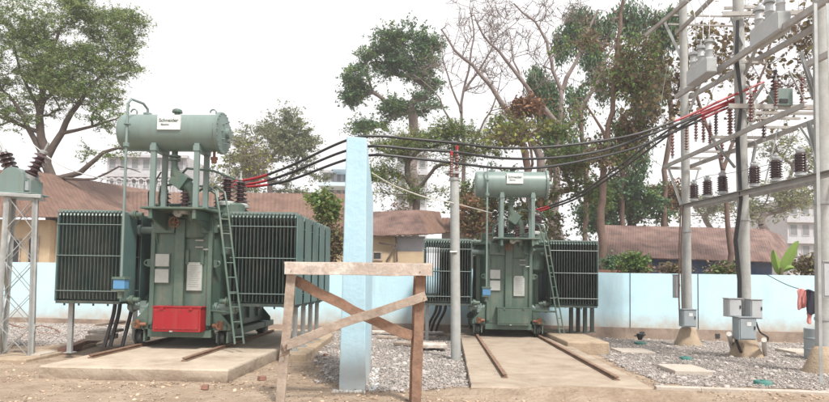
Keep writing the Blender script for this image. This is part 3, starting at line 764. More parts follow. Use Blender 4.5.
# slabs with rails and footing blocks
def slab(label, pts_top, zt, zb, rails, zr):
    c = sum((Vector((p[0], p[1], 0)) for p in pts_top), Vector()) / len(pts_top)
    root = empty('concrete_pad', (c.x, c.y, 0), label, 'concrete slab', 'concrete pads under the transformers')
    # subdivided top edge for an uneven cast edge
    ring = []; n = len(pts_top)
    for i in range(n):
        a = Vector((*pts_top[i], 0)); b = Vector((*pts_top[(i + 1) % n], 0)); k = max(2, int((b - a).length / .16))
        for j in range(k):
            p = a.lerp(b, j / k); w = .012 * noise.noise((p.x * 5, p.y * 5, 1)); ring.append((p.x + w, p.y + w))
    m = MB(); k = len(ring)
    cx, cy = c.x, c.y
    v = [(x + (cx - x) * .007, y + (cy - y) * .007, zt + .004 * noise.noise((x * 6, y * 6, 0))) for x, y in ring]
    v += [(x, y, zt - .02) for x, y in ring]
    v += [(x + .012 * noise.noise((x * 9, y * 9, 4)), y + .02 * noise.noise((x * 9, y * 9, 6)), (zt + zb) / 2) for x, y in ring]
    v += [(x + .03 * noise.noise((x * 9, y * 9, 7)), y + .03 * noise.noise((x * 9, y * 9, 2)), zb) for x, y in ring]
    fs = [tuple(range(k))]
    for l in range(3):
        for i in range(k): fs.append((l * k + i, (l + 1) * k + i, (l + 1) * k + (i + 1) % k, l * k + (i + 1) % k))
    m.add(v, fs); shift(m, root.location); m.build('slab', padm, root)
    for a, b in rails:
        q = MB(); a = Vector(a); b = Vector(b)
        q.beam(a, b, .085, .016).beam(a + Vector((0, 0, .022)), b + Vector((0, 0, .022)), .022, .032).beam(a + Vector((0, 0, .038)), b + Vector((0, 0, .038)), .06, .018)
        q.v = [(x, y, z + zr) for x, y, z in q.v]; shift(q, root.location); q.build('rail', rust, root)
    return root
padm = mat('pad_concrete', (0.36, 0.295, 0.225), 0.92, scale=1.8, col2=(0.48, 0.41, 0.33), dirt=(0.20, 0.14, 0.095), dirt_amt=0.65, dscale=1.5, bump=0.6, bscale=22, splash=(-.08, .17, (0.15, 0.10, 0.07)))  # sides darkened in colour for their weaker light, along with brown stain
u1 = Vector((math.sin(-RZ), math.cos(RZ), 0)); x1v = Vector((math.cos(RZ), math.sin(RZ), 0))
A = G(38, 378); B = G(228, 382)
def P2(v): return (v.x, v.y)
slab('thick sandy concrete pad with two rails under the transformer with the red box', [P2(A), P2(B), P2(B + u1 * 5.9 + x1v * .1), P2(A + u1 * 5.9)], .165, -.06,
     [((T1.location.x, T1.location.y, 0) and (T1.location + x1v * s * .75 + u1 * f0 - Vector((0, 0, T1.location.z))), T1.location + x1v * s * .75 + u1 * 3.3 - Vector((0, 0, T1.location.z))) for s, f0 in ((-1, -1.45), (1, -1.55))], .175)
u2 = Vector((math.sin(R(1.6)), math.cos(R(1.6)), 0)); x2v = Vector((math.cos(R(1.6)), -math.sin(R(1.6)), 0))
d = ray(471, 386.5); C1 = Vector((0, 0, CAMZ)) + d * ((.07 - CAMZ) / d.z)
d = ray(560, 388); C2 = Vector((0, 0, CAMZ)) + d * ((.07 - CAMZ) / d.z)
d = ray(653, 388); C3 = Vector((0, 0, CAMZ)) + d * ((.07 - CAMZ) / d.z)
d = ray(461, 338); D1 = Vector((0, 0, CAMZ)) + d * ((.07 - CAMZ) / d.z)
d = ray(556, 338); D2 = Vector((0, 0, CAMZ)) + d * ((.07 - CAMZ) / d.z)
D1b = D1 + u2 * 2.8; D2b = D2 + u2 * 2.8
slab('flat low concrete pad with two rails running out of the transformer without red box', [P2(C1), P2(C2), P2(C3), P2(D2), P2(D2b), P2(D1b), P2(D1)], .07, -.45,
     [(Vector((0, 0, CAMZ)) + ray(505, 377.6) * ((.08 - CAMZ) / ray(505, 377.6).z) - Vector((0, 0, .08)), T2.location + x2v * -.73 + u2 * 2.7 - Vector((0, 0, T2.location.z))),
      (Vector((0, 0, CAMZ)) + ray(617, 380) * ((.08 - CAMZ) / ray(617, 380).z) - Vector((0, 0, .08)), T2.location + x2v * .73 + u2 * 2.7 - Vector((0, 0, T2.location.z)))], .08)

# radiator support posts on footing blocks
def posts(T, xs, ys, zbase, block, label, grp_label):
    for k, (lx, ly) in enumerate([(x, y) for x in xs for y in ys]):
        p = T.matrix_world if False else None
        c = Vector((T.location.x, T.location.y, 0)) + Matrix.Rotation(T.rotation_euler.z, 3, 'Z') @ Vector((lx * T.scale.x, ly * T.scale.y, 0))
        ztop = T.location.z + (ZB - .05) * T.scale.z
        m = MB(); m.bx(-.04, .04, -.03, .03, .015, ztop - zbase).bx(-.08, .08, -.08, .08, 0, .015).bx(-.07, .07, -.06, .06, ztop - zbase - .012, ztop - zbase + .0)
        m.v = [(x, y, z) for x, y, z in m.v]
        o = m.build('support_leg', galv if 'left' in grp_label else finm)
        o.location = (c.x, c.y, zbase)
        names = ['front', 'second', 'third', 'fourth', 'fifth']
        tag(o, label % names[k % len(ys)], 'support leg', grp_label)
    (x0, x1, y0, y1, z0, z1, lab) = block
    m = MB(); m.bx(x0, x1, y0, y1, z0, z1); single(m, 'footing_block', concd, lab, 'concrete block', 'footing blocks', loc=((x0 + x1) / 2, (y0 + y1) / 2, z0), bevel=.03)
b = G(306, 361)
posts(T1, (1.93,), (-.15, .5, 1.15, 1.8, 2.45), .10, (-2.30, b.x, b.y, b.y + 3.6, -.1, .10, 'long sandy footing block beside the raised slab, under five radiator legs'),
      'upright steel leg, %s of the row under the radiators beside the timber trestle', 'radiator legs of the left transformer, trestle side')
pl_ = G(65, 349)
posts(T1, (-1.95,), (-.05, 2.2), .05, (pl_.x - .25, pl_.x + .35, pl_.y - .1, pl_.y + .5, -.1, .05, 'rough square footing block in the gravel near the lattice tower'),
      'galvanised leg, %s under the radiators nearest the lattice tower', 'radiator legs of the left transformer, tower side')
b0 = G(575, 354); b1 = G(603, 354)
ang = posts(T2, (1.15, 1.38, 1.61, 1.84), (.25,), .0, (b0.x - .05, b1.x, b0.y, b0.y + 2.6, -.4, .0 + gz(4, 14) + .10, 'squat concrete footing block beside the flat pad, right of the rails'),
      'dark green leg in the front row, %s beneath the radiators by the flat pad', 'radiator legs of the right transformer') if False else None
zfb = gz(3.5, 14) + .27
for k, (px, ly) in enumerate(((571, .15), (578, .4), (585, .15), (592, .4))):
    c = W(px, 330, 14.7 + ly)
    ztop = T2.location.z + (ZB - .05) * .975
    m = MB(); m.bx(-.045, .045, -.035, .035, .015, ztop - zfb).bx(-.08, .08, -.08, .08, 0, .015)
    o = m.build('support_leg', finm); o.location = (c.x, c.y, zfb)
    tag(o, 'dark green leg on the squat block by the flat pad, %s from the pad' % ('first', 'second', 'third', 'fourth')[k], 'support leg', 'radiator legs of the right transformer')
x0, x1, y0, y1, z0, z1 = b0.x - .15, b1.x + .12, 12.75, 16.0, -.4, zfb
m = MB(); m.bx(x0, x1, y0, y1, z0, z1); single(m, 'footing_block', concd, 'squat concrete block right of the flat pad, with four radiator legs on it', 'concrete block', 'footing blocks', loc=((x0 + x1) / 2, (y0 + y1) / 2, z0), bevel=.03)
c = W(427, 330, 15.0); m = MB(); m.bx(-.04, .04, -.04, .04, 0, T2.location.z + .7 - gz(0, 15)); o = m.build('support_leg', galv); o.location = (c.x, c.y, gz(c.x, c.y)); tag(o, 'single pale leg under the radiators just right of the trestle', 'support leg')

# black cables dropping below the left radiators and the right ones
def cable(pts_, r, m, label, cat='cable', group=None, name='power_cable', smooth=True, seg=8):
    P = [Vector(p) for p in pts_]
    if smooth:
        Q = []
        for i in range(len(P) - 1):
            a = P[max(i - 1, 0)]; b = P[i]; c = P[i + 1]; d_ = P[min(i + 2, len(P) - 1)]
            for k in range(6):
                t = k / 6; Q.append(.5 * ((2 * b) + (c - a) * t + (2 * a - 5 * b + 4 * c - d_) * t * t + (-a + 3 * b - 3 * c + d_) * t ** 3))
        Q.append(P[-1]); P = Q
    mb = MB(); mb.tube(P, r, seg)
    return single(mb, name, m, label, cat, group, loc=tuple(P[0]))
for k, (px, pb, lab) in enumerate(((116, 104, 'leftmost'), (121, 110, 'middle'), (133, 122, 'rightmost'))):
    Y = 10.75 + .12 * k
    cable([W(px, 293, Y), W(px - 2, 312, Y), W((px + pb) / 2 - 1, 330, Y - .05), W(pb, 347, Y - .1)], .035, black, '%s thick black cable dropping from the tank to the slab, left of the red box' % lab, group='cables under the left tank')
for k, (px, pb, lab) in enumerate(((437, 428, 'first'), (441, 432, 'second'), (446, 437, 'third'))):
    cable([W(px, 296, 15.1), W(px - 1, 310, 15.1), W(pb + 2, 322, 15.2), W(pb - 1, 331, 15.3)], .035, black, 'curved black cable under the right transformer beside the pole, %s from the left' % lab, group='cables under the right tank')

# planks, slabs and cable covers around the pads
def plank(pa, pb, w, h, m, name, label, cat, group=None):
    mb = MB(); mb.beam(pa, pb, w, h); return single(mb, name, m, label, cat, group, loc=tuple(pa), bevel=.006)
plank(G(62, 352, .04), G(101, 337, .12), .16, .13, brickm, 'cable_duct_edge', 'sloping reddish duct edge running to the raised slab below the black cables', 'duct edge')
plank(W(94, 331, 12.2), W(118, 331, 12.2), .5, .06, woodg, 'cover_slab', 'pale cover slab lying flat beneath the left radiators', 'cover slab', 'cover slabs')
plank(W(92, 337, 11.8), W(112, 337, 11.8), .5, .10, conc, 'cover_slab', 'lower pale cover slab under the left radiators, above the duct edge', 'cover slab', 'cover slabs')
plank(W(96, 325, 13.4), W(125, 322, 13.8), .12, .05, wood, 'timber_plank', 'weathered plank end on the gravel far below the left radiators', 'plank')
plank(G(418, 345, .12), G(446, 345.5, .12), .5, .07, woodg, 'timber_plank', 'upper grey plank of the small stack behind the trestle, left of the concrete pole', 'plank', 'planks behind the trestle')
plank(G(396, 343, .05), G(440, 345.5, .05), .35, .06, wood, 'timber_plank', 'lower plank of the small stack behind the trestle', 'plank', 'planks behind the trestle')
plank(G(372, 332, .08), G(443, 333, .08), .35, .06, woodg, 'timber_plank', 'long pale plank lying along the foot of the blue wall behind the trestle', 'plank', 'planks behind the trestle')
plank(G(378, 337, .04), G(436, 338, .04), .25, .05, wood, 'timber_plank', 'long thin plank on the gravel in front of the pale plank by the wall', 'plank', 'planks behind the trestle')

# hose on left gravel
cable([G(10, 352, .02), G(14, 342, .02), G(30, 333, .02), G(55, 334, .02), G(58, 331, .02), G(42, 326, .02), G(24, 328, .02), G(4, 322, .02)], .016, brass, 'thin reddish brown hose looped on the gravel by the lattice tower', 'hose', name='garden_hose')

# ------------------------------------------------------------------ blue fin wall
def finwall():
    Zf, Zb = 7.9, 9.9
    root = empty('fire_wall', (G(352, 391).x, Zf, 0), 'tall tapering light blue plastered fire wall seen end-on between the transformers', 'fire wall')
    bl = G(339, 390); br = G(365, 391); tl = W(346.5, 136, bl.y); tr = W(366.5, 137, br.y)
    tb = W(373.5, 197, Zb); bb = W(371, 367, Zb); bb.z = -.1
    th = .34
    v = [Vector((bl.x, bl.y, -.1)), Vector((br.x, br.y, -.1)), Vector((bb.x, Zb, -.1)), Vector((bb.x - th, Zb, -.1)), tl, tr, tb, Vector((tb.x - .3, Zb, tb.z))]
    bm = bmesh.new(); vv = [bm.verts.new(p - root.location) for p in v]
    for f in ((0, 1, 5, 4), (1, 2, 6, 5), (2, 3, 7, 6), (3, 0, 4, 7), (4, 5, 6, 7), (3, 2, 1, 0)): bm.faces.new([vv[i] for i in f])
    bmesh.ops.subdivide_edges(bm, edges=bm.edges[:], cuts=7, use_grid_fill=True)
    for q in bm.verts:
        n = noise.noise_vector((q.co.x * 3, q.co.y * 3, q.co.z * 2.2)); q.co += n * .012
    me = bpy.data.meshes.new('wall_body'); bm.to_mesh(me); bm.free(); me.materials.append(pcol)
    o = bpy.data.objects.new('wall_body', me); COL.objects.link(o); o.parent = root
    bv = o.modifiers.new('b', 'BEVEL'); bv.width = .015; bv.segments = 2; bv.limit_method = 'ANGLE'; bv.angle_limit = R(50)
    sp = MB()
    for _ in range(60):
        t = rnd.random(); x = br.x + .03 + rnd.random() * .12 + (bb.x - br.x) * t; y = br.y + (Zb - br.y) * t; s_ = rnd.uniform(.008, .03)
        sp.box((x, y - .05, .0), (s_ * 1.6, s_ * 1.4, .03), Matrix.Rotation(rnd.random() * 3, 3, 'Z'))
    for _ in range(20):
        x = bl.x - .06 + rnd.random() * .45; s_ = rnd.uniform(.008, .022); sp.box((x, bl.y - .05 - rnd.random() * .1, .0), (s_ * 1.6, s_ * 1.4, .03), Matrix.Rotation(rnd.random() * 3, 3, 'Z'))
    sp.build('splash', white, root).location = -root.location
finwall()

# ------------------------------------------------------------------ timber trestle
def trestle():
    Y = 7.1
    root = empty('timber_trestle', (W(355, 402, Y).x, Y, 0), 'rough timber trestle with crossed braces standing in front of the blue fire wall', 'trestle')
    def stick(a, b, w, h, name, m, sag=0, wob=.008, sub=6):
        mb = MB(); a = Vector(a); b = Vector(b); A_, B_, d_, x_, z_ = mb.frame(a, b, (0, 1, 0))
        rings = []
        for i in range(sub + 1):
            t = i / sub; p = a.lerp(b, t) + x_ * (math.sin(t * math.pi) * sag + wob * noise.noise((t * 4, a.x * 5, 1)))
            ww = w * (1 + .10 * noise.noise((t * 5, a.z * 7, 4)))
            rings.append([p + x_ * i_ * ww / 2 + z_ * j_ * h / 2 for i_, j_ in ((-1, -1), (1, -1), (1, 1), (-1, 1))])
        v = [q for r_ in rings for q in r_]; fs = [(3, 2, 1, 0), tuple(sub * 4 + k for k in range(4))]
        for i in range(sub):
            for k in range(4): fs.append((i * 4 + k, i * 4 + (k + 1) % 4, (i + 1) * 4 + (k + 1) % 4, (i + 1) * 4 + k))
        mb.add(v, fs); shift(mb, root.location); return mb.build(name, m, root, bevel=.004)
    def g0(px, py, Yy):
        p = W(px, py, Yy); return p
    stick(W(285, 268.3, Y - .06), W(432.5, 270, Y - .06), .145, .06, 'top_beam', woodg, wob=.004, sub=10)
    stick(W(285, 263, Y + .02), W(432.5, 264.5, Y + .02), .03, .12, 'top_board', wood, wob=.002, sub=10)
    l = W(281, 402, Y); l.z = -.05; l.x -= .0
    stick(W(291.5, 274, Y), l + Vector((-.01, 0, 0)), .105, .05, 'post', wood)
    r_ = W(416, 400, Y + .05); r_.z = -.05
    stick(W(421, 275, Y + .02), r_, .115, .05, 'post', woodr)
    r2 = W(412, 399, Y + .22); r2.z = -.05
    stick(W(417, 275, Y + .2), r2, .08, .04, 'post', woodr)
    stick(W(295, 280, Y + .06), W(413, 336, Y + .07), .12, .035, 'brace', woodr, sag=-.035, sub=10, wob=.03)
    stick(W(283, 347, Y - .05), W(426, 296, Y - .05), .105, .035, 'brace', wood, sag=.02, sub=10, wob=.02)
    w = MB()
    for px, py in ((291, 271), (420, 272), (286, 345), (424, 298)):
        p = W(px, py, Y - .1); w.cyl(p, p + Vector((0, .03, 0)), .006, 6)
    w.tube([W(281, 350, Y - .08), W(287, 344, Y - .09), W(286, 354, Y - .08), W(279, 357, Y - .08)], .006, 5)
    w.v = [tuple(Vector(v) - root.location) for v in w.v]; w.build('nail', rust, root)
trestle()

# ------------------------------------------------------------------ slim concrete pole with cable insulators
def slim_pole():
    Y = 11.2; b = W(456, 357, Y); b.z = gz(b.x, Y) - .05; t = W(454.5, 170, Y)
    root = empty('concrete_pole', (b.x, Y, gz(b.x, Y)), 'slim round concrete pole with two red-capped insulators, beside the transformer without the red box', 'pole')
    m = MB(); m.tube([b, t], [.095, .082], 20); shift(m, root.location); m.build('shaft', concp, root)
    for dx, top, s in ((-.07, 153, .9), (.04, 146, 1.0)):
        z0 = W(454, 174, Y).z + .02; z1 = W(454, top, Y).z; x = t.x + dx
        m = MB(); m.lathe((x, Y - .1 + dx, z0 - .1), (0, 0, 1), insul_prof(z1 - z0 + .02, .042 * s, 9, .6), 14); shift(m, root.location); i_ = m.build('insulator', porcr, root)
        m = MB(); m.lathe((x, Y - .1 + dx, z1 - .08), (0, 0, 1), [(0, .028), (.07, .030), (.08, .015)], 12); shift(m, root.location); m.build('red_cap', redc, i_)
    m = MB(); m.box((t.x - .04, Y - .05, t.z - .06), (.26, .16, .05)); m.lathe((t.x, Y, t.z - .2), (0, 0, 1), [(0, .10), (.05, .10)], 16); m.tube([W(450, 252, Y - .1), W(457, 252, Y - .1)], .02, 6); shift(m, root.location); islands(m, 'pole_clamp', galv, root)
slim_pole()

# ------------------------------------------------------------------ high voltage cables
Yc = {0: None}
def run(pts_, m1, m2, split, label, r=.025):
    P = [W(*p) for p in pts_]
    Q = []
    for i in range(len(P) - 1):
        a = P[max(i - 1, 0)]; b = P[i]; c = P[i + 1]; d_ = P[min(i + 2, len(P) - 1)]
        for k in range(8):
            t = k / 8; Q.append(.5 * ((2 * b) + (c - a) * t + (2 * a - 5 * b + 4 * c - d_) * t * t + (-a + 3 * b - 3 * c + d_) * t ** 3))
    Q.append(P[-1])
    root = empty('overhead_cable', Q[0], label, 'cable', 'overhead power cables')
    n = len(Q); a0 = int(split[0] * 8); a1 = n - 1 - int(split[1] * 8)
    def seg(qs, mm, nm, rr):
        mb = MB(); mb.tube(qs, rr, 8); shift(mb, root.location); mb.build(nm, mm, root)
    if a0 > 0: seg(Q[:a0 + 1], m2, 'red_sleeve', r + .001)
    seg(Q[a0:a1 + 1], m1, 'black_cable', r)
    if a1 < n - 1: seg(Q[a1:], m2, 'red_sleeve', r + .001)
    return root
run([(228, 182, 11.3), (256, 178, 11.2), (290, 166, 11.0), (342, 142, 10.6), (372, 136, 10.5), (412, 139, 10.8), (455, 143, 11.1), (500, 148, 11.6), (547, 147, 12.0), (600, 141, 12.3), (640, 133, 12.6), (685, 117, 12.7), (720, 101, 12.7), (764, 82, 12.7)], black, redc, (1.4, 2.3), 'topmost black cable sweeping from the red-boxed transformer over the fire wall to the gantry')
run([(229, 185, 11.5), (256, 183, 11.4), (290, 173, 11.2), (342, 152, 10.8), (374, 146, 10.6), (412, 149, 10.8), (455, 152, 11.1), (500, 158, 11.6), (550, 158, 12.1), (600, 151, 12.4), (640, 138, 12.7), (685, 121, 12.9), (715, 109, 12.9), (740, 99, 12.9)], black, redc, (1.4, 1.6), 'middle black cable sweeping from the red-boxed transformer over the fire wall to the gantry')
run([(231, 187, 11.7), (258, 186, 11.6), (290, 180, 11.4), (342, 161, 11.0), (374, 155, 10.7), (412, 158, 10.8), (455, 163, 11.1), (500, 168, 11.6), (545, 167, 12.1), (600, 157, 12.4), (640, 146, 12.7), (685, 127, 13.0), (715, 113, 13.1), (738, 104, 13.1)], black, redc, (1.4, 1.6), 'lowest black cable sweeping from the red-boxed transformer over the fire wall to the gantry')
run([(536, 210, 15.0), (549, 206, 14.8), (575, 196, 14.4), (610, 173, 13.9), (650, 143, 13.4), (682, 122, 13.1), (722, 104, 12.9), (757, 90, 12.8)], black, redc, (1.0, 1.7), 'upper of two straight cables climbing from the right transformer to the gantry', .024)
run([(537, 212, 15.3), (550, 208, 15.1), (577, 198, 14.7), (612, 176, 14.1), (652, 147, 13.6), (684, 125, 13.3), (722, 107, 13.1), (748, 98, 13.0)], black, redc, (1.0, 1.7), 'lower of two straight cables climbing from the right transformer to the gantry', .024)
cable([W(372, 173, 9.9), W(395, 186, 10.4), W(425, 197, 10.9), W(453, 203, 11.1), W(480, 210, 12.5), W(492, 213, 14.0)], .010, pvc, 'thin pale wire running from the fire wall past the slim concrete pole', 'wire', name='thin_wire', seg=5)
cable([W(28, 140, 18), W(60, 165, 18), W(100, 178, 18), W(150, 186, 18), W(172, 185, 18)], .014, galv, 'thin grey wire sagging behind the left radiators above the rusty roof', 'wire', name='thin_wire', seg=5)

# ------------------------------------------------------------------ lattice tower, left
def tower():
    Y = 10.3; b = G(24, 355)
    xl, xr = W(-4, 300, Y).x, W(23, 300, Y).x
    xc = (xl + xr) / 2; s = .23
    top = W(20, 197, Y).z
    root = empty('lattice_tower', (xc, Y + s, 0), 'short galvanised lattice steel tower carrying the green domed instrument transformer', 'lattice tower')
    m = MB(); legs = []
    for sx, sy in ((-1, -1), (1, -1), (1, 1), (-1, 1)):
        a = Vector((xc + sx * s, Y + s + sy * s, .0)); c = Vector((xc + sx * s * .82, Y + s + sy * s * .85, top)); legs.append((a, c))
        q = MB(); q.angle(a, c, .06, .010, fx=-sx, fz=1, up=(0, -sy, 0)); q.tube([a, c], .028, 6); shift(q, root.location); q.build('leg', galv, root)
    n = 5
    for f in range(4):
        a0, a1 = legs[f]; b0, b1 = legs[(f + 1) % 4]
        for k in range(n):
            t0, t1 = k / n, (k + 1) / n
            p, q_ = (a0.lerp(a1, t0), b0.lerp(b1, t1)) if (k + f) % 2 else (b0.lerp(b1, t0), a0.lerp(a1, t1))
            p2, q2 = (b0.lerp(b1, t0), a0.lerp(a1, t1)) if (k + f) % 2 else (a0.lerp(a1, t0), b0.lerp(b1, t1))
            m.beam(p, q_, .045, .012)
            if f % 2 == 0: m.beam(p2, q2, .045, .008)
    shift(m, root.location); m.build('lacing', galv, root)
    q = MB(); q.bx(xc - .30, xc + .30, Y - .05, Y + .55, top, top + .06); shift(q, root.location); q.build('top_frame', galv, root, bevel=.005)
    root.rotation_euler = (0, 0, R(25))
    # oil-filled voltage transformer on top
    r2 = empty('instrument_transformer', (xc, Y + .3, top + .07), 'pale green domed instrument transformer with two dark slanting bushings on top of the lattice tower', 'instrument transformer')
    z0 = top + .07; q = MB()
    w, h = .22, .46; cxx = W(8, 180, Y).x
    poly = [(-w, 0), (w, 0), (w, h * .5)] + [(w * math.cos(a), h * .5 + .24 * math.sin(a)) for a in [math.pi * k / 10 for k in range(1, 10)]] + [(-w, h * .5)]
    n = len(poly); q.add([(cxx + x, Y + .08, z0 + z) for x, z in poly] + [(cxx + x, Y + .56, z0 + z) for x, z in poly], [tuple(range(n)), tuple(range(n, 2 * n))[::-1]] + [(i, i + n, (i + 1) % n + n, (i + 1) % n) for i in range(n)])
    q.bx(cxx + w, cxx + w + .08, Y + .15, Y + .5, z0 + .03, z0 + .26).bx(cxx - w - .05, cxx + w + .14, Y + .05, Y + .6, z0 - .0, z0 + .03)
    shift(q, r2.location); q.build('oil_tank', paintc, r2, bevel=.01)
    q = MB(); q.bx(cxx + w + .01, cxx + w + .07, Y + .10, Y + .15, z0 + .06, z0 + .22); shift(q, r2.location); q.build('terminal_cover', greybox, r2)
    for sx in (-1, 1):
        o_ = Vector((cxx + sx * .17 + .05, Y + .3, z0 + h * .5 + .14)); ax = Vector((sx * .42, 0, .9)).normalized()
        q = MB(); q.lathe(o_, ax, insul_prof(.42, .125, 5, .5), 18); shift(q, r2.location); i_ = q.build('bushing', porc, r2)
        q = MB(); q.lathe(o_ + ax * .42, ax, [(0, .06), (.05, .06), (.06, .02), (.22, .02)], 10); q.lathe(o_ - ax * .08, ax, [(0, .12), (.07, .12), (.09, .07)], 14); shift(q, r2.location); q.build('bushing_cap', galv, i_)
    f = G(10, 356); q = MB(); q.bx(xc - .8, xc + .55, Y - .35, Y + 1.0, -.2, .03); single(q, 'footing_block', concd, 'low earthy footing slab under the lattice tower at the left edge', 'concrete block', 'footing blocks', loc=(xc, Y, 0), bevel=.02)
tower()
# half hidden blue object at far left edge and low brick line
plank(G(-12, 352, .02), G(33, 354, .02), .10, .10, plinthm, 'low_kerb', 'broken brown kerb beside the foot of the lattice tower', 'kerb')
plank(G(33, 357, .02), G(52, 353, .02), .22, .08, conc, 'broken_slab', 'small broken concrete piece between lattice tower and raised pad', 'concrete piece')

# ------------------------------------------------------------------ steel switch gantry, right
GX = 7.0
PY = (15.4, 12.8, 10.35)
def gantry():
    root = empty('switch_gantry', (GX, 12.8, gz(GX, 12.8)), 'tall switching gantry of three round poles joined by long steel beams', 'gantry')
    off = root.location
    def bl(m, name, mm, bevel=0.0): shift(m, off); return m.build(name, mm, root, bevel=bevel)
    H = 9.4
    P = []
    for px_b, py_b, px_t, Y, r in ((688, 342, 683, PY[0], .112), (746.5, 360, 738, PY[1], .122), (824, 380, 820, PY[2], .125)):
        b = W(px_b, py_b, Y); t = W(px_t, 2, Y); d_ = (t - b) / (t.z - b.z); g = gz(b.x, Y) - .1
        b = b + d_ * (g - b.z); t = b + d_ * (H - g); P.append((b, t, d_))
        m = MB(); m.tube([b, b.lerp(t, .5), t], [r, r * .93, r * .86], 24); bl(m, 'pole', concp)
        for z in (g + 1.0, g + 3.0):
            p = b + d_ * (z - b.z); m = MB(); m.lathe(p, (0, 0, 1), [(0, r + .012), (.05, r + .012)], 20); bl(m, 'pole_band', galv)
    def at(k, z): b, t, d_ = P[k]; return b + d_ * (z - b.z)
    def lng(x0, z0, y0, x1, z1, y1, w=.07, h=.13, side=1):
        m = MB(); m.channel((x0, y0, z0), (x1, y1, z1), w * .85, h * .72, .010, side); bl(m, 'beam', steelw)
    # lower insulator beam
    a = W(680, 207, 15.5); b = W(835, 172, 9.6); lng(a.x, a.z, a.y, b.x, b.z, b.y, .09, .15, -1)
    lng(a.x + .38, a.z, a.y, b.x + .42, b.z, b.y, .07, .12, 1)
    # middle pair
    a1 = W(665, 166.5, 15.8); b1 = W(806, 104, 10.1); lng(a1.x, a1.z, a1.y, b1.x, b1.z, b1.y, .07, .12)
    a2 = W(689, 167, 15.6); b2 = W(818, 120, 10.9); lng(a2.x, a2.z, a2.y, b2.x, b2.z, b2.y, .07, .12)
    # upper pair
    c1 = W(676, 97, 15.1); d1 = W(840, -9, 9.4); lng(c1.x, c1.z, c1.y, d1.x, d1.z, d1.y, .09, .16)
    c2 = W(690, 97, 15.4); d2 = W(850, 8, 10.0); lng(c2.x, c2.z, c2.y, d2.x, d2.z, d2.y, .09, .14)
    e1 = W(646, 35, 16.2); e2 = W(705, -14, 13.8); lng(e1.x, e1.z, e1.y, e2.x, e2.z, e2.y, .08, .13)
    e1 = W(676, 34, 15.6); e2 = W(725, -14, 13.4); lng(e1.x, e1.z, e1.y, e2.x, e2.z, e2.y, .08, .13)
    # cross arms
    def arm(p, q, w=.06, h=.10):
        m = MB(); m.channel(p, q, w * .85, h * .78, .009, 1); bl(m, 'cross_arm', steelw)
    arm(W(728, 106, 12.6), W(845, 108, 12.6), .08, .13)
    arm(W(739, 112.5, 13.3), W(845, 114, 13.3), .06, .08)
    arm(W(746, 127, 12.3), W(797, 127.5, 12.3), .05, .07)
    arm(W(711, 137, 13.6), W(779, 138, 13.6), .06, .08)
    arm(W(730, 141, 12.9), W(762, 142, 12.9), .05, .06)
    arm(W(696, 151.5, 14.5), W(742, 152, 14.5), .05, .07)
    arm(W(666, 168, 15.7), W(701, 168.5, 15.7), .06, .09)
    arm(W(690, 158, 15.1), W(716, 158, 15.1), .05, .06)
    arm(W(722, 14, 12.6), W(829, 12, 12.6), .07, .12)
    arm(W(724, 8, 13.2), W(760, 7, 13.2), .05, .07)
    arm(W(668, 24, 15.5), W(738, 26, 15.0), .04, .05)
    arm(W(668, 15, 15.5), W(760, 17, 15.0), .04, .05)
    arm(W(745, 49, 12.4), W(790, 29, 12.4), .05, .06)
    arm(W(808, 64, 10.3), W(845, 46, 9.7), .09, .13)
    arm(W(700, 160, 14.9), W(700.5, 160, 12.9), .04, .05); arm(W(733, 146.5, 13.9), W(762, 147, 13.9), .04, .05)
    arm(W(757, 118, 11.9), W(800, 118.5, 11.9), .05, .06); arm(W(690, 72, 14.6), W(712, 72.5, 14.6), .04, .06); arm(W(742, 62, 12.4), W(765, 62.5, 12.4), .04, .06)
    arm(W(765, 22, 11.3), W(800, 22, 11.3), .04, .05); arm(W(781, 112, 11.2), W(829, 113, 11.2), .04, .05); arm(W(803, 176, 10.5), W(829, 176, 10.5), .04, .05)
    # braces
    def brace(p, q, w=.045):
        m = MB(); m.angle(p, q, w, .007); bl(m, 'brace', galv)
    brace(W(662, 20, 15.6), W(681, 60, 15.4), .07); brace(W(668, 168, 15.7), W(681, 206, 15.4)); brace(W(700, 168, 15.7), W(689, 206, 15.4))
    brace(W(802, 60, 10.5), W(819, 108, 10.4), .06); brace(W(799, 52, 10.6), W(812, 100, 10.5), .06)
    brace(W(808, 122, 10.5), W(820, 170, 10.3), .06); brace(W(756, 140, 12.7), W(748, 185, 12.7)); brace(W(758, 100, 12.7), W(745, 140, 12.7))
    brace(W(788, 71, 11.6), W(803, 100, 11.6), .04); brace(W(700, 84, 14.3), W(690, 110, 14.6), .04)
    brace(W(757, 45, 12.1), W(744, 75, 12.6), .05); brace(W(764, 84, 12.2), W(746, 112, 12.6), .04); brace(W(711, 138, 13.7), W(735, 168, 12.9), .04); brace(W(800, 128, 10.9), W(815, 150, 10.5), .04); brace(W(779, 128, 12.0), W(764, 190, 11.8), .03)
    brace(W(730, 18, 12.7), W(742, 46, 12.7), .06)
    # cable bundle strapped to the middle pole
    m = MB()
    for k in range(3):
        x = k * 1.5
        m.tube([W(737 + x * .5, 20, 12.63), W(735 + x, 60, 12.6), W(741 + x * .5, 100, 12.6), W(736 + x, 140, 12.6), W(740 + x * .7, 200, 12.6), W(734 + x, 240, 12.6), W(738 + x, 280, 12.58), W(738 + x, 318, 12.55)], .016, 6)
    bl(m, 'cable_bundle', black)
    m = MB()
    for k in range(2): m.tube([W(681 + k * 2, 205, 15.2), W(679 + k * 2, 250, 15.2), W(679 + k * 3, 300, 15.2), W(680 + k * 3, 325, 15.2)], .018, 6)
    bl(m, 'cable_bundle', barkr)
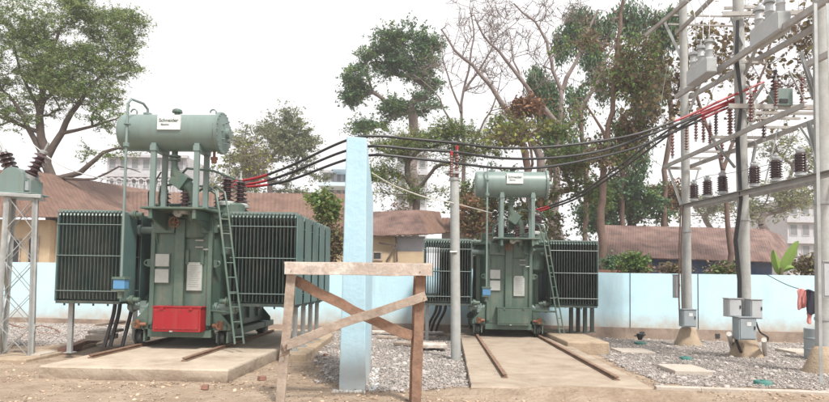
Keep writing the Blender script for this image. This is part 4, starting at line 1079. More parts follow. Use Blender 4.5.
    # thin strut at right
    p = G(823, 385); m = MB(); m.angle(Vector((p.x, p.y, -.1)), W(817, 3, p.y + .2), .05, .006); m.angle(Vector((p.x + .3, p.y, -.1)), W(829, 3, p.y + .2), .05, .006); bl(m, 'strut', galv)
    return P, (a, b), (a1, b1)
P, LB, MBm = gantry()

# post insulators on the lower beam
def post_insulator(px, k, lab):
    a, b = LB
    # find Y where the beam projects to px
    best = min(range(0, 200), key=lambda i: abs(proj(a.lerp(b, i / 199))[0] - px)); p = a.lerp(b, best / 199) + Vector((.02, 0, .075))
    root = empty('post_insulator', p, lab, 'insulator', 'post insulators on the lower gantry beam')
    m = MB(); m.lathe((0, 0, 0), (0, 0, 1), [(0, .10), (.03, .10), (.05, .075), (.07, .075)], 14); m.build('metal_base', paleg, root)
    m = MB(); m.lathe((0, 0, .07), (0, 0, 1), insul_prof(.33, .115, 7, .72), 16); m.build('ribbed_body', porc, root)
    m = MB(); m.lathe((0, 0, .40), (0, 0, 1), [(0, .06), (.03, .075), (.05, .075), (.051, .03), (.09, .028), (.1, .045), (.13, .04)], 12); m.box((.0, 0, .47), (.16, .04, .03)); m.build('cap', paleg, root)
    return root
MWI = MW.inverted()
def proj(p):
    q = MWI @ Vector(p); x = q.x / -q.z; y = q.y / -q.z - SHY / F
    return (x * 600 + 414.5, 201 - y * 600)
ILAB = ['farthest of the six brown post insulators on the lower gantry beam, beside the far pole', 'second brown post insulator on the lower gantry beam, counting from the far pole', 'third brown post insulator, just left of the middle gantry pole',
        'fourth brown post insulator, just right of the middle gantry pole', 'fifth brown post insulator on the lower beam, midway between middle and near poles', 'nearest and largest of the brown post insulators, beside the near gantry pole']
POSTS = [post_insulator(px, k, ILAB[k]) for k, px in enumerate((693, 706.5, 722, 754, 775.5, 800))]

# slim red-brown arresters / fuse cutouts on the cross arms
def arrester(px, py0, py1, Y, lab, n=9, cat='surge arrester', r=.05, m_=None, lean=0):
    b = W(px, py1, Y); t = W(px + lean, py0, Y); root = empty('surge_arrester', b, lab, cat, 'arresters on the gantry arms'); ax = t - b; h = ax.length
    m = MB(); m.lathe((0, 0, 0), ax, insul_prof(h, r, n, .5), 12); m.build('ribbed_body', m_ or porcr, root)
    m = MB(); m.lathe(ax, ax, [(0, .035), (.05, .035), (.055, .012), (.12, .012)], 8); m.lathe(-ax.normalized() * .06, ax, [(0, .03), (.06, .03)], 8); m.build('cap', galv, root)
arrester(751, 94, 122, 12.3, 'slim red brown arrester right of the middle pole, hanging across the long cross arm')
arrester(776, 81, 106, 12.3, 'slim red brown arrester just left of the green switch box')
arrester(802, 77, 103, 12.3, 'slim red brown arrester just right of the green switch box')
arrester(703.5, 113, 140, 14.2, 'slim arrester above the middle beam between the far and middle poles, nearer the far pole')
arrester(710, 125, 143, 14.0, 'short arrester beside the far pole arms, second to the right')
arrester(730, 108, 134, 12.9, 'red brown arrester against the left side of the middle pole', r=.06)
arrester(686.5, 126, 150, 15.1, 'slim arrester right in front of the far pole top arm')
arrester(672.5, 134, 156, 15.3, 'slim arrester left of the far gantry pole', n=7)
arrester(743, 116, 132, 12.8, 'small arrester in front of the middle pole below the red cable ends', n=6)
arrester(776, -6, 4, 12.6, 'small arrester cut by the top edge of the picture', n=4) if False else None
arrester(696, 116, 139, 14.6, 'slim arrester just to the gantry side of the far pole, above the middle beam', n=8)
arrester(716, 112, 134, 13.6, 'slim dark arrester hanging under the red cable ends before the middle pole', n=8, m_=porc)
arrester(736, 110, 128, 13.0, 'short dark arrester touching the middle pole under the red cables', n=6, m_=porc)
arrester(764, 118, 138, 12.2, 'short dark arrester on the middle beam past the middle pole', n=6, m_=porc)
arrester(722, 140, 160, 13.8, 'short arrester under the middle beam left of the middle pole', n=6)

# auto-reclosers / capacitor tanks on the upper beams
def recloser(nx0, nx1, ny0, ny1, Y0, L, lab, bush):
    a = W(nx0, ny1, Y0); b = W(nx1, ny0, Y0); w = b.x - a.x; h = b.z - a.z
    root = empty('line_switch', (a.x, Y0, a.z), lab, 'switch unit', 'grey switch tanks on the upper beams')
    m = MB(); m.box((w / 2, L / 2, h / 2), (w, L, h)); m.build('tank', paleg, root, bevel=.012)
    m = MB(); m.box((w / 2, -.006, h / 2), (w * .9, .01, h * .86)); m.build('end_plate', galv, root)
    for k in range(3):
        y = .10 + (L - .2) * k / 2
        q = MB(); q.lathe((w / 2, y, h), (0, 0, 1), [(0, .08), (.16, .075), (.18, .09), (.20, .075), (.36, .07), (.37, .09), (.42, .09), (.43, .02)], 14); i_ = q.build('bushing', paleg, root)
        q = MB(); q.lathe((w / 2, y, h + .43), (0, 0, 1), [(0, .02), (.12, .018)], 8); q.lathe((w / 2, y, h + .35), (0, 0, 1), [(0, .105), (.03, .105)], 14); q.build('cap', galv, i_)
recloser(706, 717, 57, 72, 12.8, .95, 'smaller grey switch tank with three pale bushings left of the middle pole', 3)
recloser(777, 791, 11, 30, 10.8, .9, 'larger grey switch tank with three pale bushings near the top of the picture', 3)

# greenish switch box with black stacked insulator
def swbox():
    a = W(777, 105, 12.5); b = W(793, 88, 12.5); w = b.x - a.x; h = b.z - a.z
    root = empty('isolator_box', (a.x, 12.5, a.z), 'pale green box with a black stacked insulator standing on the long cross arm', 'switch box')
    m = MB(); m.box((w / 2, .15, h / 2), (w, .3, h)); m.build('box_body', paintc, root, bevel=.01)
    m = MB(); m.lathe((.07, .15, h), (0, 0, 1), insul_prof(.34, .10, 4, .5), 16); m.build('insulator', porc, root)
    m = MB(); m.box((w * .4, -.01, h * .25), (w * .5, .02, .08)); m.lathe((.07, .15, h + .34), (0, 0, 1), [(0, .03), (.1, .03)], 8); m.build('terminal', black, root)
swbox()

# jumper wires on the gantry
wl = ['left of the far pole', 'between far and middle poles', 'over the smaller switch tank', 'beside the middle pole', 'near the green switch box', 'at the top right', 'under the middle beam', 'beside the near pole']
def wire(pts_, lab, r=.008, m=galv): cable([W(*p) for p in pts_], r, m, lab, 'wire', 'thin jumper wires on the gantry', name='jumper_wire', seg=5)
wire([(697, 42, 13.6), (694, 12, 13.8), (686, 0, 14.2), (676, 6, 15)], 'thin jumper wire arching from the far bushing of the smaller switch tank')
wire([(703, 40, 13.3), (702, 8, 13.6), (694, -6, 14.2)], 'thin jumper wire arching from the middle bushing of the smaller switch tank')
wire([(709, 38, 13.0), (709, 10, 13.2), (700, -8, 14)], 'thin jumper wire arching from the near bushing of the smaller switch tank')
wire([(693, 181, 14.8), (706, 176, 14.1), (722, 174, 13.35), (736, 172, 12.8), (754, 168, 12.1), (775, 163, 11.4), (800, 155, 10.6)], 'thin conductor strung over all six post insulators', .007)
wire([(739, 140, 12.9), (744, 160, 12.8), (756, 172, 12.3), (770, 168, 11.8), (776, 161, 11.4)], 'loose jumper wire dipping to the fifth post insulator', .007)
wire([(776, 80, 12.3), (790, 72, 12.0), (803, 84, 11.8), (816, 94, 11.5)], 'thin wire between green switch box and near pole', .007)
wire([(668, 62, 15.4), (661, 110, 15.5), (668, 140, 15.5), (673, 158, 15.5)], 'thin looping wire left of the far pole', .007)
wire([(725, 66, 13.2), (712, 92, 13.5), (705, 112, 14.2)], 'thin wire dropping from upper beam to the arresters beside the far pole', .007)
wire([(748, 85, 12.7), (756, 110, 12.5), (751, 130, 12.5), (760, 150, 12.2)], 'thin wire curling down past the red cable ends', .007, pvc)
wire([(683, 20, 15.2), (690, 50, 15.0), (697, 70, 14.2)], 'thin wire slanting from the far pole top to the smaller switch tank', .007)
wire([(751, 88, 12.5), (762, 84, 12.3), (770, 96, 12.2), (776, 106, 12.3)], 'short jumper looping from red cable end to the arrester by the green box', .007)
wire([(703, 112, 14.2), (712, 100, 14.0), (722, 106, 13.2), (730, 112, 12.9)], 'short jumper looping between arresters before the middle pole', .007)
wire([(740, 30, 12.8), (752, 14, 12.4), (764, 2, 11.6)], 'thin wire from middle pole up to the larger switch tank', .007)
wire([(786, 118, 11.8), (790, 140, 11.6), (783, 160, 11.4), (776, 163, 11.4)], 'thin wire dropping from middle beam to the fifth post insulator', .006)
wire([(640, 143, 15.8), (648, 155, 15.8), (660, 165, 15.8), (668, 168, 15.7)], 'thin wire trailing left from the end of the middle beam', .007)

# cabinets on the gantry poles
def cabinet(x0, x1, y0, y1, Y, d_, m_, lab, name='control_cabinet', cat='cabinet', plate=False):
    a = W(x0, y1, Y); b = W(x1, y0, Y); w = b.x - a.x; h = b.z - a.z
    root = empty(name, (a.x + w / 2, Y, a.z), lab, cat, 'cabinets on the gantry poles')
    m = MB(); m.box((0, d_ / 2, h / 2), (w, d_, h)); m.build('case', m_, root, bevel=.008)
    m = MB(); m.box((0, -.008, h / 2), (w * .86, .016, h * .88)); dr = m.build('door', m_, root, bevel=.004)
    m = MB(); m.box((w * .36, -.022, h * .55), (.02, .02, .07)); m.build('handle', black, dr)
    m = MB(); m.box((0, d_ / 2 - .01, h + .008), (w + .03, d_ + .04, .014)); m.build('rain_hood', m_, root)
    if plate:
        m = MB(); m.box((.02, -.018, h * .72), (.09, .006, .08)); m.build('label_plate', white, dr)
cabinet(728.5, 741.5, 299, 317, 12.45, .22, paleg, 'pale flat box on the left side of the middle gantry pole')
cabinet(751, 762.5, 300, 319, 12.45, .22, paleg, 'pale flat box on the right side of the middle gantry pole')
cabinet(739, 756.5, 318, 340, 12.25, .26, greybox, 'dark grey meter box low on the middle gantry pole', plate=True)
cabinet(683, 696.5, 310, 327, 15.0, .24, greybox, 'dark grey meter box low on the far gantry pole', plate=True)
cabinet(674.5, 680, 275, 298, 15.3, .12, paleg, 'narrow pale box up the left side of the far gantry pole')
cabinet(823, 838, 262, 298, 9.95, .12, paleg, 'pale grey cabinet high on the near gantry pole at the right edge')
# cone footings
for px, py, Y, r, lab in ((688, 345, PY[0], .36, 'conical sandy concrete footing of the far gantry pole'), (746, 361, PY[1], .36, 'conical sandy concrete footing of the middle gantry pole'), (826, 386, PY[2], .38, 'conical sandy concrete footing of the near gantry pole')):
    p = W(px, py, Y); g = gz(p.x, Y); m = MB(); m.lathe((0, 0, -.1), (0, 0, 1), [(0, r), (.1, r * .97), (.3, r * .72), (.5, r * .55), (.56, r * .42), (.57, .1)], 20)
    bm_pts = [(x * (1 + .08 * noise.noise((x * 6, y * 6, z * 6))), y * (1 + .08 * noise.noise((x * 6 + 9, y * 6, z * 6))), z) for x, y, z in m.v]; m.v = bm_pts
    o = m.build('pole_footing', concd); o.location = (p.x, Y, g); tag(o, lab, 'pole footing', 'footings of the gantry poles')
# PVC pipes
for a, b, lab in ((G(733.5, 352), W(729, 334, 12.3), 'white plastic pipe leaning out of the gravel left of the middle pole footing'), (G(765.5, 356), W(764, 340, 12.2), 'white plastic pipe standing in the gravel right of the middle pole footing')):
    m = MB(); m.tube([a - Vector((0, 0, .05)), b], .05, 14); single(m, 'plastic_pipe', pvc, lab, 'pipe', loc=tuple(a))
cable([W(737, 320, 12.5), W(735, 334, 12.5), W(738, 345, 12.5), W(741, 352, 12.6)], .03, black, 'loop of black cable between left pale box and middle pole footing')
cable([W(756, 322, 12.4), W(760, 332, 12.4), W(768, 338, 12.5), W(764, 345, 12.6)], .018, black, 'thin black cable curling right of the dark grey meter box')

# teal pit covers and slabs
def cover(px, py, r, lab):
    p = G(px, py); m = MB(); m.lathe((0, 0, -.02), (0, 0, 1), [(0, r), (.07, r), (.08, r * .94), (.083, r * .3), (.095, r * .28), (.096, .02)], 24); o = m.build('pit_cover', teal); o.location = p; tag(o, lab, 'pit cover', 'round teal pit covers')
cover(763, 385, .125, 'nearest teal pit cover at the front of the right-hand gravel')
cover(686, 360, .12, 'teal pit cover in front of the far gantry pole')
cover(640, 344.5, .15, 'teal pit cover under a dark knob by the far wall, right of the flat pad')
cover(644, 345, .06, 'small') if False else None
p = G(640, 343); m = MB(); m.lathe((0, 0, .08), (0, 0, 1), [(0, .05), (.12, .09), (.16, .08), (.17, .02)], 12); m.tube([(-.15, 0, .18), (.15, 0, .22)], .02, 6); o = m.build('pit_valve', black); o.location = p; tag(o, 'dark valve knob on the teal pit cover near the far wall', 'valve')
def gslab(x0, x1, y, dpt, h, lab):
    a = G(x0, y); b = G(x1, y); m = MB(); m.bx(a.x, b.x, a.y, a.y + dpt, a.z - .05, a.z + h); single(m, 'ground_slab', conc, lab, 'concrete slab', 'small slabs in the right-hand gravel', loc=((a.x + b.x) / 2, a.y, a.z), bevel=.015)
gslab(675, 711, 375, .75, .07, 'bare concrete slab in the gravel between the two nearer teal covers')
gslab(621, 653, 354, .7, .05, 'small pale slab in the gravel right of the footing block')
gslab(796, 826, 355, .8, .06, 'small pale slab half buried near the right edge')

# clothes on a line
def clothes():
    Y = 10.9
    r = [W(762, 272, 12.3), W(785, 284, 11.5), W(803, 290, 11), W(818, 293, 10.4)]
    cable(r, .008, black, 'dark washing line tied to the gantry pole above the blue wall', 'washing line', name='washing_line', seg=5)
    def cloth(pts_, m_, nm, lab, dy):
        mb = MB(); cols = len(pts_); rows = 7; v = []; f = []
        for i, (px, pt, pb) in enumerate(pts_):
            for j in range(rows + 1):
                t = j / rows; p = W(px + .5 * math.sin(j * .9 + i), pt + (pb - pt) * t, Y + dy + .05 * math.sin(i * 2.1 + j * .4)); v.append(p)
        for i in range(cols - 1):
            for j in range(rows): a = i * (rows + 1) + j; f.append((a, a + rows + 1, a + rows + 2, a + 1))
        mb.add(v, f, True); loc = tuple(v[0]); shift(mb, loc); o = mb.build(nm, m_); o.location = loc
        s = o.modifiers.new('s', 'SOLIDIFY'); s.thickness = .02; s = o.modifiers.new('u', 'SUBSURF'); s.levels = s.render_levels = 1
        tag(o, lab, 'clothes')
    cloth([(797, 290, 310), (799, 288, 311), (802, 288.5, 308), (804, 289, 309), (806.5, 290, 306), (809, 291, 309)], pink, 'pink_shirt', 'salmon pink shirt hanging on the line by the near gantry pole', 0)
    cloth([(806, 289, 312), (808.5, 289, 314), (811, 290, 316), (814, 291, 314), (817, 292, 313)], navy, 'dark_shirt', 'black shirt hanging beside the pink one on the line', -.12)
    cloth([(806.5, 312, 323), (809, 312, 325), (812, 313, 324)], pink, 'pink_trousers', 'small pink cloth end showing below the black shirt', -.05)
clothes()
# dark barrel at right edge
p = W(817, 352, 12.0); p = Vector((p.x, 12.6, gz(p.x, 12.6)))
m = MB(); m.lathe((0, 0, 0), (0, 0, 1), [(0, .24), (.02, .25), (.2, .25), (.21, .265), (.23, .265), (.24, .25), (.42, .25), (.43, .265), (.45, .265), (.46, .25), (.64, .25), (.65, .23), (.62, .22)], 24)
o = m.build('barrel', greybox); o.location = (W(818, 352, 12.6).x, 12.6, p.z); tag(o, 'dark grey barrel standing on the gravel behind the near gantry pole', 'barrel')

# ------------------------------------------------------------------ houses
def corr_roof(v4, m_, parent, name='roof', amp=.03, n=60, th=.04):
    # v4: eave-left, eave-right, ridge-right, ridge-left ; ribs run eave->ridge
    a, b, c, d_ = [Vector(q) for q in v4]; nrm = (b - a).cross(d_ - a).normalized()
    if nrm.z < 0: nrm = -nrm
    mb = MB(); v = []; f = []; rows = 10
    for i in range(n + 1):
        t = i / n; off = nrm * amp * math.sin(i * math.pi / 1.0 * .5 * 2 + (i % 2) * math.pi * 0 + 0) + nrm * (amp if i % 2 else 0)
        for j in range(rows + 1):
            s = j / rows; p = a.lerp(b, t).lerp(d_.lerp(c, t), s) + off
            if j == 0: p = p + (a.lerp(b, t) - d_.lerp(c, t)).normalized() * .03 * noise.noise((t * 40, 0, 0))
            p = p + nrm * .02 * noise.noise((t * 7, s * 3, 0)); v.append(p)
    R1 = rows + 1
    for i in range(n):
        for j in range(rows): k = i * R1 + j; f.append((k, k + R1, k + R1 + 1, k + 1))
    mb.add(v, f)
    if parent is not None: shift(mb, parent.location)
    o = mb.build(name, m_, parent); s = o.modifiers.new('s', 'SOLIDIFY'); s.thickness = th
    return o
def wallbox(root, x0, x1, y0, y1, z0, z1, m_, name='wall'):
    m = MB(); m.bx(x0, x1, y0, y1, z0, z1); shift(m, root.location); return m.build(name, m_, root)
def opening(root, x0, x1, z0, z1, y, name='window', m_=dark, frame=wood):
    m = MB(); m.bx(x0, x1, y - .01, y + .05, z0, z1); shift(m, root.location); w = m.build(name, m_, root)
    m = MB(); t = .06
    m.bx(x0 - t, x1 + t, y - .03, y + .02, z1, z1 + t).bx(x0 - t, x1 + t, y - .03, y + .02, z0 - t, z0).bx(x0 - t, x0, y - .028, y + .02, z0, z1).bx(x1, x1 + t, y - .028, y + .02, z0, z1)
    shift(m, root.location); m.build('frame', frame, w)

# left house: hipped/gabled rusty roof, gable end toward us
eL = W(-40, 212, 22); 
rootA = empty('tin_roofed_house', (-13, 23, 0), 'tan walled house with a rusty sloping tin roof behind the lattice tower', 'house')
ap = W(26, 170, 24); r2_ = W(185, 196, 40)
ev = W(52, 217, 21.5); ev2 = W(215, 222, 34)
corr_roof([ev, ev2, r2_, ap], roofr, rootA, n=110, amp=.018)
evl = W(-90, 216, 21.5); apl = W(-60, 170, 24)
corr_roof([evl, ev, ap, apl], roofr, rootA, n=80, amp=.018)
xw = W(50, 240, 22.2).x
wallbox(rootA, -22, xw, 22.2, 22.5, -1, ev.z - .05, tan)
wallbox(rootA, xw - .02, xw + .3, 22.52, 33, -1, ev.z - .1, tan, 'wall')
opening(rootA, W(4, 240, 22.2).x, W(20, 240, 22.2).x, .4, 2.6, 22.18, 'door')
opening(rootA, W(30, 240, 22.2).x, W(38, 240, 22.2).x, 1.6, 2.7, 22.18, 'window')

# long rust-roofed building in the middle
rootB = empty('long_tin_roofed_house', (-7, 28, 0), 'long low building with a flat faded rusty roof between the left transformer and fire wall', 'house')
corr_roof([W(128, 232, 26), W(349, 238, 26), W(352, 194, 30), W(128, 192, 30)], roofr, rootB, n=110)
wallbox(rootB, W(128, 240, 26.5).x, W(345, 240, 26.5).x, 26.5, 27, -1, W(240, 234, 26.5).z, tan)
for px in (318, 334): opening(rootB, W(px, 250, 26.5).x, W(px + 8, 250, 26.5).x, 1.2, 2.4, 26.48)
# small thatch-brown roofed hut right of the fire wall
rootC = empty('small_hut', (-0.5, 22, 0), 'small tan and grey hut, shaggy dark roof, between fire wall and slim pole', 'hut')
corr_roof([W(371, 236, 20.6), W(428, 234, 20.6), W(418, 210, 23), W(371, 212, 23)], roofd, rootC, n=60, amp=.02)
corr_roof([W(428, 234, 20.6), W(446, 233, 24), W(440, 212, 27), W(418, 210, 23)], roofr, rootC, n=24)
xa = W(371, 250, 21).x; xm = W(397, 250, 21).x; xb = W(425, 250, 21).x
wallbox(rootC, xa - 1.5, xm, 21, 21.3, -1, W(400, 236, 21).z, tan); wallbox(rootC, xm, xb, 21.02, 21.3, -1, W(400, 236, 21).z, greyw)
wallbox(rootC, xa - 1.5, xb, 20.94, 20.99, -1, W(400, 250, 21).z - .05, tan, 'lower_wall')
opening(rootC, W(374, 250, 21).x, W(381, 250, 21).x, W(376, 259, 21).z, W(376, 253, 21).z, 20.93)
m = MB(); m.beam(W(396, 237, 20.8), W(397, 262, 20.8), .06, .06); m.beam(W(379, 243, 20.8), W(397, 246, 20.8), .05, .05); m.beam(W(396, 245, 20.8), W(386, 262, 20.8), .05, .05); shift(m, rootC.location); m.build('timber_frame', bark, rootC)
# right long house
rootD = empty('dark_blue_house', (8, 26, 0), 'long house with dark blue walls and a dark rusty tin roof behind the gantry', 'house')
corr_roof([W(596, 256, 23), W(776, 262, 23), W(764, 229, 27), W(600, 225, 27)], roofd, rootD, n=140, amp=.014)
corr_roof([W(776, 262, 23), W(796, 264, 27), W(782, 236, 29), W(764, 229, 27)], roofd, rootD, n=24)
wallbox(rootD, W(596, 262, 23.6).x, W(772, 262, 23.6).x, 23.6, 24, -1.2, W(690, 259, 23.6).z, navyw)
for px in (618, 660, 732): opening(rootD, W(px, 262, 23.6).x, W(px + 10, 262, 23.6).x, W(px, 272, 23.6).z, W(px, 264, 23.6).z, 23.58, frame=greyw)
# low house end between right transformer and wall (red-brown roof at left of conservator)
rootE = empty('tin_roofed_shed', (2, 25, 0), 'low faded red tin roof showing behind the slim concrete pole', 'shed')
corr_roof([W(440, 232, 24), W(500, 232, 24), W(498, 218, 26), W(442, 218, 26)], roofr, rootE, n=30)
wallbox(rootE, W(442, 240, 24.4).x, W(498, 240, 24.4).x, 24.4, 24.7, -1.2, W(470, 231, 24.4).z, greyw)
m = MB(); m.bx(-.6, .6, 0, .25, 0, 1.0); o = m.build('low_brick_pier', brickm); pz = W(612, 273, 19.5); o.location = (pz.x, 19.5, pz.z - 1.0 + .1); tag(o, 'low pale red brick pier just behind the blue wall, right of the radiators', 'brick pier')

# far buildings
def far_building(x0, x1, y0, y1, Y, m_, label, floors, bays, name='far_building', cat='building', depth=8, arches=False):
    a = W(x0, y1, Y); b = W(x1, y0, Y); root = empty(name, ((a.x + b.x) / 2, Y, 0), label, cat); z0 = -1
    m = MB(); m.bx(a.x, b.x, Y, Y + depth, z0, b.z); shift(m, root.location); m.build('wall', m_, root)
    hh = b.z - a.z; fh = hh / floors; bw = (b.x - a.x) / bays
    for f in range(floors):
        q = MB(); q.bx(a.x - .3, b.x + .3, Y - .4, Y + .1, a.z + fh * (f + 1) - .25, a.z + fh * (f + 1)); shift(q, root.location); q.build('floor_slab', m_, root)
        for k in range(bays):
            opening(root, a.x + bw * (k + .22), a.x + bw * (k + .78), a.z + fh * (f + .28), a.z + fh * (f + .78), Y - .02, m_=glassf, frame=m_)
    return root
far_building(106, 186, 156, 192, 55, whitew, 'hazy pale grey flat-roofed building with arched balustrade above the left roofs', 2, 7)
fa = W(104, 193, 54); fb = W(185, 193, 54)
m = MB()
for k in range(12):
    x = fa.x + (fb.x - fa.x) * k / 11
    pts_ = [(x + .55 * math.cos(a), 54, fa.z + .1 + 1.3 * math.sin(a)) for a in [math.pi * i / 8 for i in range(9)]]; m.tube(pts_, .10, 5)
m.bx(fa.x, fb.x, 53.9, 54.1, fa.z + 1.5, fa.z + 1.75).bx(fa.x, fb.x, 53.9, 54.1, fa.z - .2, fa.z)
single(m, 'arched_balustrade', whitew, 'white railing of small arches in front of the hazy grey building', 'railing', loc=(fa.x, 54, fa.z))
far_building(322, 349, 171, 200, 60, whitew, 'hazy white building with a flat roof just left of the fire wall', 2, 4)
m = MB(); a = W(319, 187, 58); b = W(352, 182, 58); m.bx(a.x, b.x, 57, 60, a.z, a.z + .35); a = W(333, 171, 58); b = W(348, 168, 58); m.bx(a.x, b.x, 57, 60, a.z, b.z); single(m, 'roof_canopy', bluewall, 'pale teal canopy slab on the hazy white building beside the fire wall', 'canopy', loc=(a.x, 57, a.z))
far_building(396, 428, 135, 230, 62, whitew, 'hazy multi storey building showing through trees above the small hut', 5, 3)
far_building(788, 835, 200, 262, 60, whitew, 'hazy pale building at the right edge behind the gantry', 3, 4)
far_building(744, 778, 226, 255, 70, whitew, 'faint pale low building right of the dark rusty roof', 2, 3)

# ------------------------------------------------------------------ trees
NR_ = np.random.RandomState(11)
def leaf_geo(C, size, kind, rs, droop=0.0):
    """C: leaf centres (n,3). returns verts, faces"""
    n = len(C)
    d = rs.normal(size=(n, 3)); d[:, 2] = d[:, 2] * .6 - droop * 2.2; d /= np.linalg.norm(d, axis=1)[:, None]
    u = rs.normal(size=(n, 3)); u[:, 2] += .8 * (1 - min(droop, 1)); x = np.cross(d, u); x /= np.linalg.norm(x, axis=1)[:, None] + 1e-9
    nn = np.cross(x, d)
    s = size * rs.uniform(.6, 1.35, n)[:, None]
    if kind == 'round':
        k = 6; V = []
        for a in range(k):
            t = 2 * math.pi * a / k; V.append(C + d * s * .5 * math.cos(t) + x * s * .42 * math.sin(t) + nn * s * .08 * math.cos(2 * t))
        V = np.stack(V, 1).reshape(-1, 3); Fc = np.arange(n * k).reshape(n, k); return V, Fc
    w = {'narrow': .16, 'leaf': .28, 'clump': .5}[kind]
    V = np.stack([C - d * s * .5, C + x * s * w + nn * s * .08, C + d * s * .5 - nn * s * .06, C - x * s * w + nn * s * .08], 1).reshape(-1, 3)
    return V, np.arange(n * 4).reshape(n, 4)
def tree(name, label, cat, base, fork, blobs, barkmat, leafmat, n_targets, leaves_per, leaf, kind='leaf', spread=.35, rt=.2, seed=1, group=None,
         droop=0.0, wig=.10, twigs=0, minr=.008, leafmat2=None, frac2=0.3, sides=5, up=.25, power=1.9, flat=.75, limbs=(), tassel=0.0, gate=(.55, -.12)):
    """base/fork: world points. blobs: (centre, (rx,ry,rz), weight)"""
    rs = np.random.RandomState(seed)
    base = np.array(base, float); fork = np.array(fork, float)
    root = empty(name, tuple(base), label, cat, group)
    wts = np.array([b[2] for b in blobs], float); wts /= wts.sum()
    T = []
    for b, w in zip(blobs, wts):
        k = max(1, int(round(n_targets * w))); q = rs.normal(size=(k, 3)); q /= np.linalg.norm(q, axis=1)[:, None]
        q *= (rs.uniform(.15, 1, k) ** .5)[:, None]; T.append(np.array(b[0]) + q * np.array(b[1]))
    T = np.concatenate(T)
    T = T[T[:, 2] > .3]
    if gate is not None:
        fr = gate[0]; T2_ = np.array([t for t in T if noise.noise((t[0] * fr + seed, t[1] * fr, t[2] * fr * 1.3)) > gate[1]])
        if len(T2_) > .35 * len(T): T = T2_
    nodes = [base.copy()]; par = [-1]
    k = max(3, int(np.linalg.norm(fork - base) / .6))
    for i in range(1, k + 1):
        t = i / k; w = rs.normal(size=3) * .05 * (1 if i < k else 0); w[2] = 0
        nodes.append(base + (fork - base) * t + w * np.linalg.norm(fork - base) * .15); par.append(len(nodes) - 2)
    given = {}
    if limbs:
        nodes = []; par = []
        for pts_, r0, r1 in limbs:
            P_ = [np.array(p, float) for p in pts_]; Q = []
            for i in range(len(P_) - 1):
                a_ = P_[max(i - 1, 0)]; b_ = P_[i]; c_ = P_[i + 1]; d_ = P_[min(i + 2, len(P_) - 1)]
                st_ = max(2, int(np.linalg.norm(c_ - b_) / .45))
                for k_ in range(st_):
                    t = k_ / st_; Q.append(.5 * ((2 * b_) + (c_ - a_) * t + (2 * a_ - 5 * b_ + 4 * c_ - d_) * t * t + (-a_ + 3 * b_ - 3 * c_ + d_) * t ** 3))
            Q.append(P_[-1]); first = len(nodes) == 0
            for i, q in enumerate(Q):
                q = q + rs.normal(size=3) * .03
                if i == 0 and not first:
                    j = int(np.argmin([np.linalg.norm(n_ - q) for n_ in nodes])); nodes.append(q); par.append(j)
                else: nodes.append(q); par.append(len(nodes) - 2)
                given[len(nodes) - 1] = r0 + (r1 - r0) * (i / (len(Q) - 1)) ** .8
    trunk_n = len(nodes)
    depth = list(np.arange(trunk_n))
    order = np.argsort(np.linalg.norm(T - fork, axis=1))
    tip = []
    arr = np.zeros((trunk_n + len(T) * 14, 3)); arr[:trunk_n] = nodes; cnt = trunk_n
    lo = max(1, int(trunk_n * .72))
    if limbs: lo = max(3, int(len([1 for n_ in nodes if n_[2] < nodes[0][2] + 1.5]) ) )
    for ti in order:
        t = T[ti]; D = arr[lo:cnt] - t; dist = np.linalg.norm(D, axis=1)
        # prefer attaching to nodes that lie below and inward
        pen = dist + up * np.maximum(0, D[:, 2]) * 1.5
        j = int(np.argmin(pen)) + lo; L_ = np.linalg.norm(arr[j] - t)
        m = int(min(12, max(1, L_ / .45))); p0_ = arr[j]; pv = p0_
        perp = rs.normal(size=3) * wig * L_
        for q in range(1, m + 1):
            f = q / m; p = p0_ + (t - p0_) * f + perp * math.sin(f * math.pi) * .6 + rs.normal(size=3) * .03 * L_ / m
            p[2] += up * L_ * .25 * math.sin(f * math.pi) - droop * 0
            arr[cnt] = p; par.append(j if q == 1 else cnt - 1); cnt += 1
        tip.append(cnt - 1)
    N_ = arr[:cnt]; par = np.array(par); acc = np.zeros(cnt)
    for _ in range(3):
        ch = np.zeros((cnt, 3)); nc = np.zeros(cnt)
        np.add.at(ch, par[1:], N_[1:]); np.add.at(nc, par[1:], 1)
        mv = nc > 0; mv[:trunk_n] = False
        new = N_.copy(); new[mv] = .5 * N_[mv] + .25 * N_[par[mv]] + .25 * ch[mv] / nc[mv][:, None]; N_ = new
    acc[tip] += 1
    for i in range(cnt - 1, 0, -1): acc[par[i]] += acc[i]
    rad = rt * (acc / acc[1]) ** (1 / power); rad = np.maximum(rad, minr); rad[0] = rt * 1.35
    for k_, v_ in given.items(): rad[k_] = v_
    if given:
        for i in range(trunk_n, cnt): rad[i] = min(rad[i], rad[par[i]] * .92) if rad[i] > minr else rad[i]
    # wood mesh: frusta
    V = []; Fc = []; o = 0
    i = np.arange(1, cnt); a = N_[par[i]]; b = N_[i]; ra = np.where(par[i] < trunk_n, np.minimum(rad[par[i]], rad[i] * 1.35), np.minimum(rad[par[i]], rad[i] * 1.25)); ra[:trunk_n - 1] = rad[par[i]][:trunk_n - 1]
    rb_ = rad[i]; d = b - a; ln = np.linalg.norm(d, axis=1)[:, None] + 1e-9; d /= ln; b = b + d * rb_[:, None] * .3
    uu = np.tile([0.31, 0.2, .93], (len(d), 1)); bad = np.abs((d * uu).sum(1)) > .95; uu[bad] = [1, 0, 0]
    x = np.cross(d, uu); x /= np.linalg.norm(x, axis=1)[:, None]; y = np.cross(d, x)
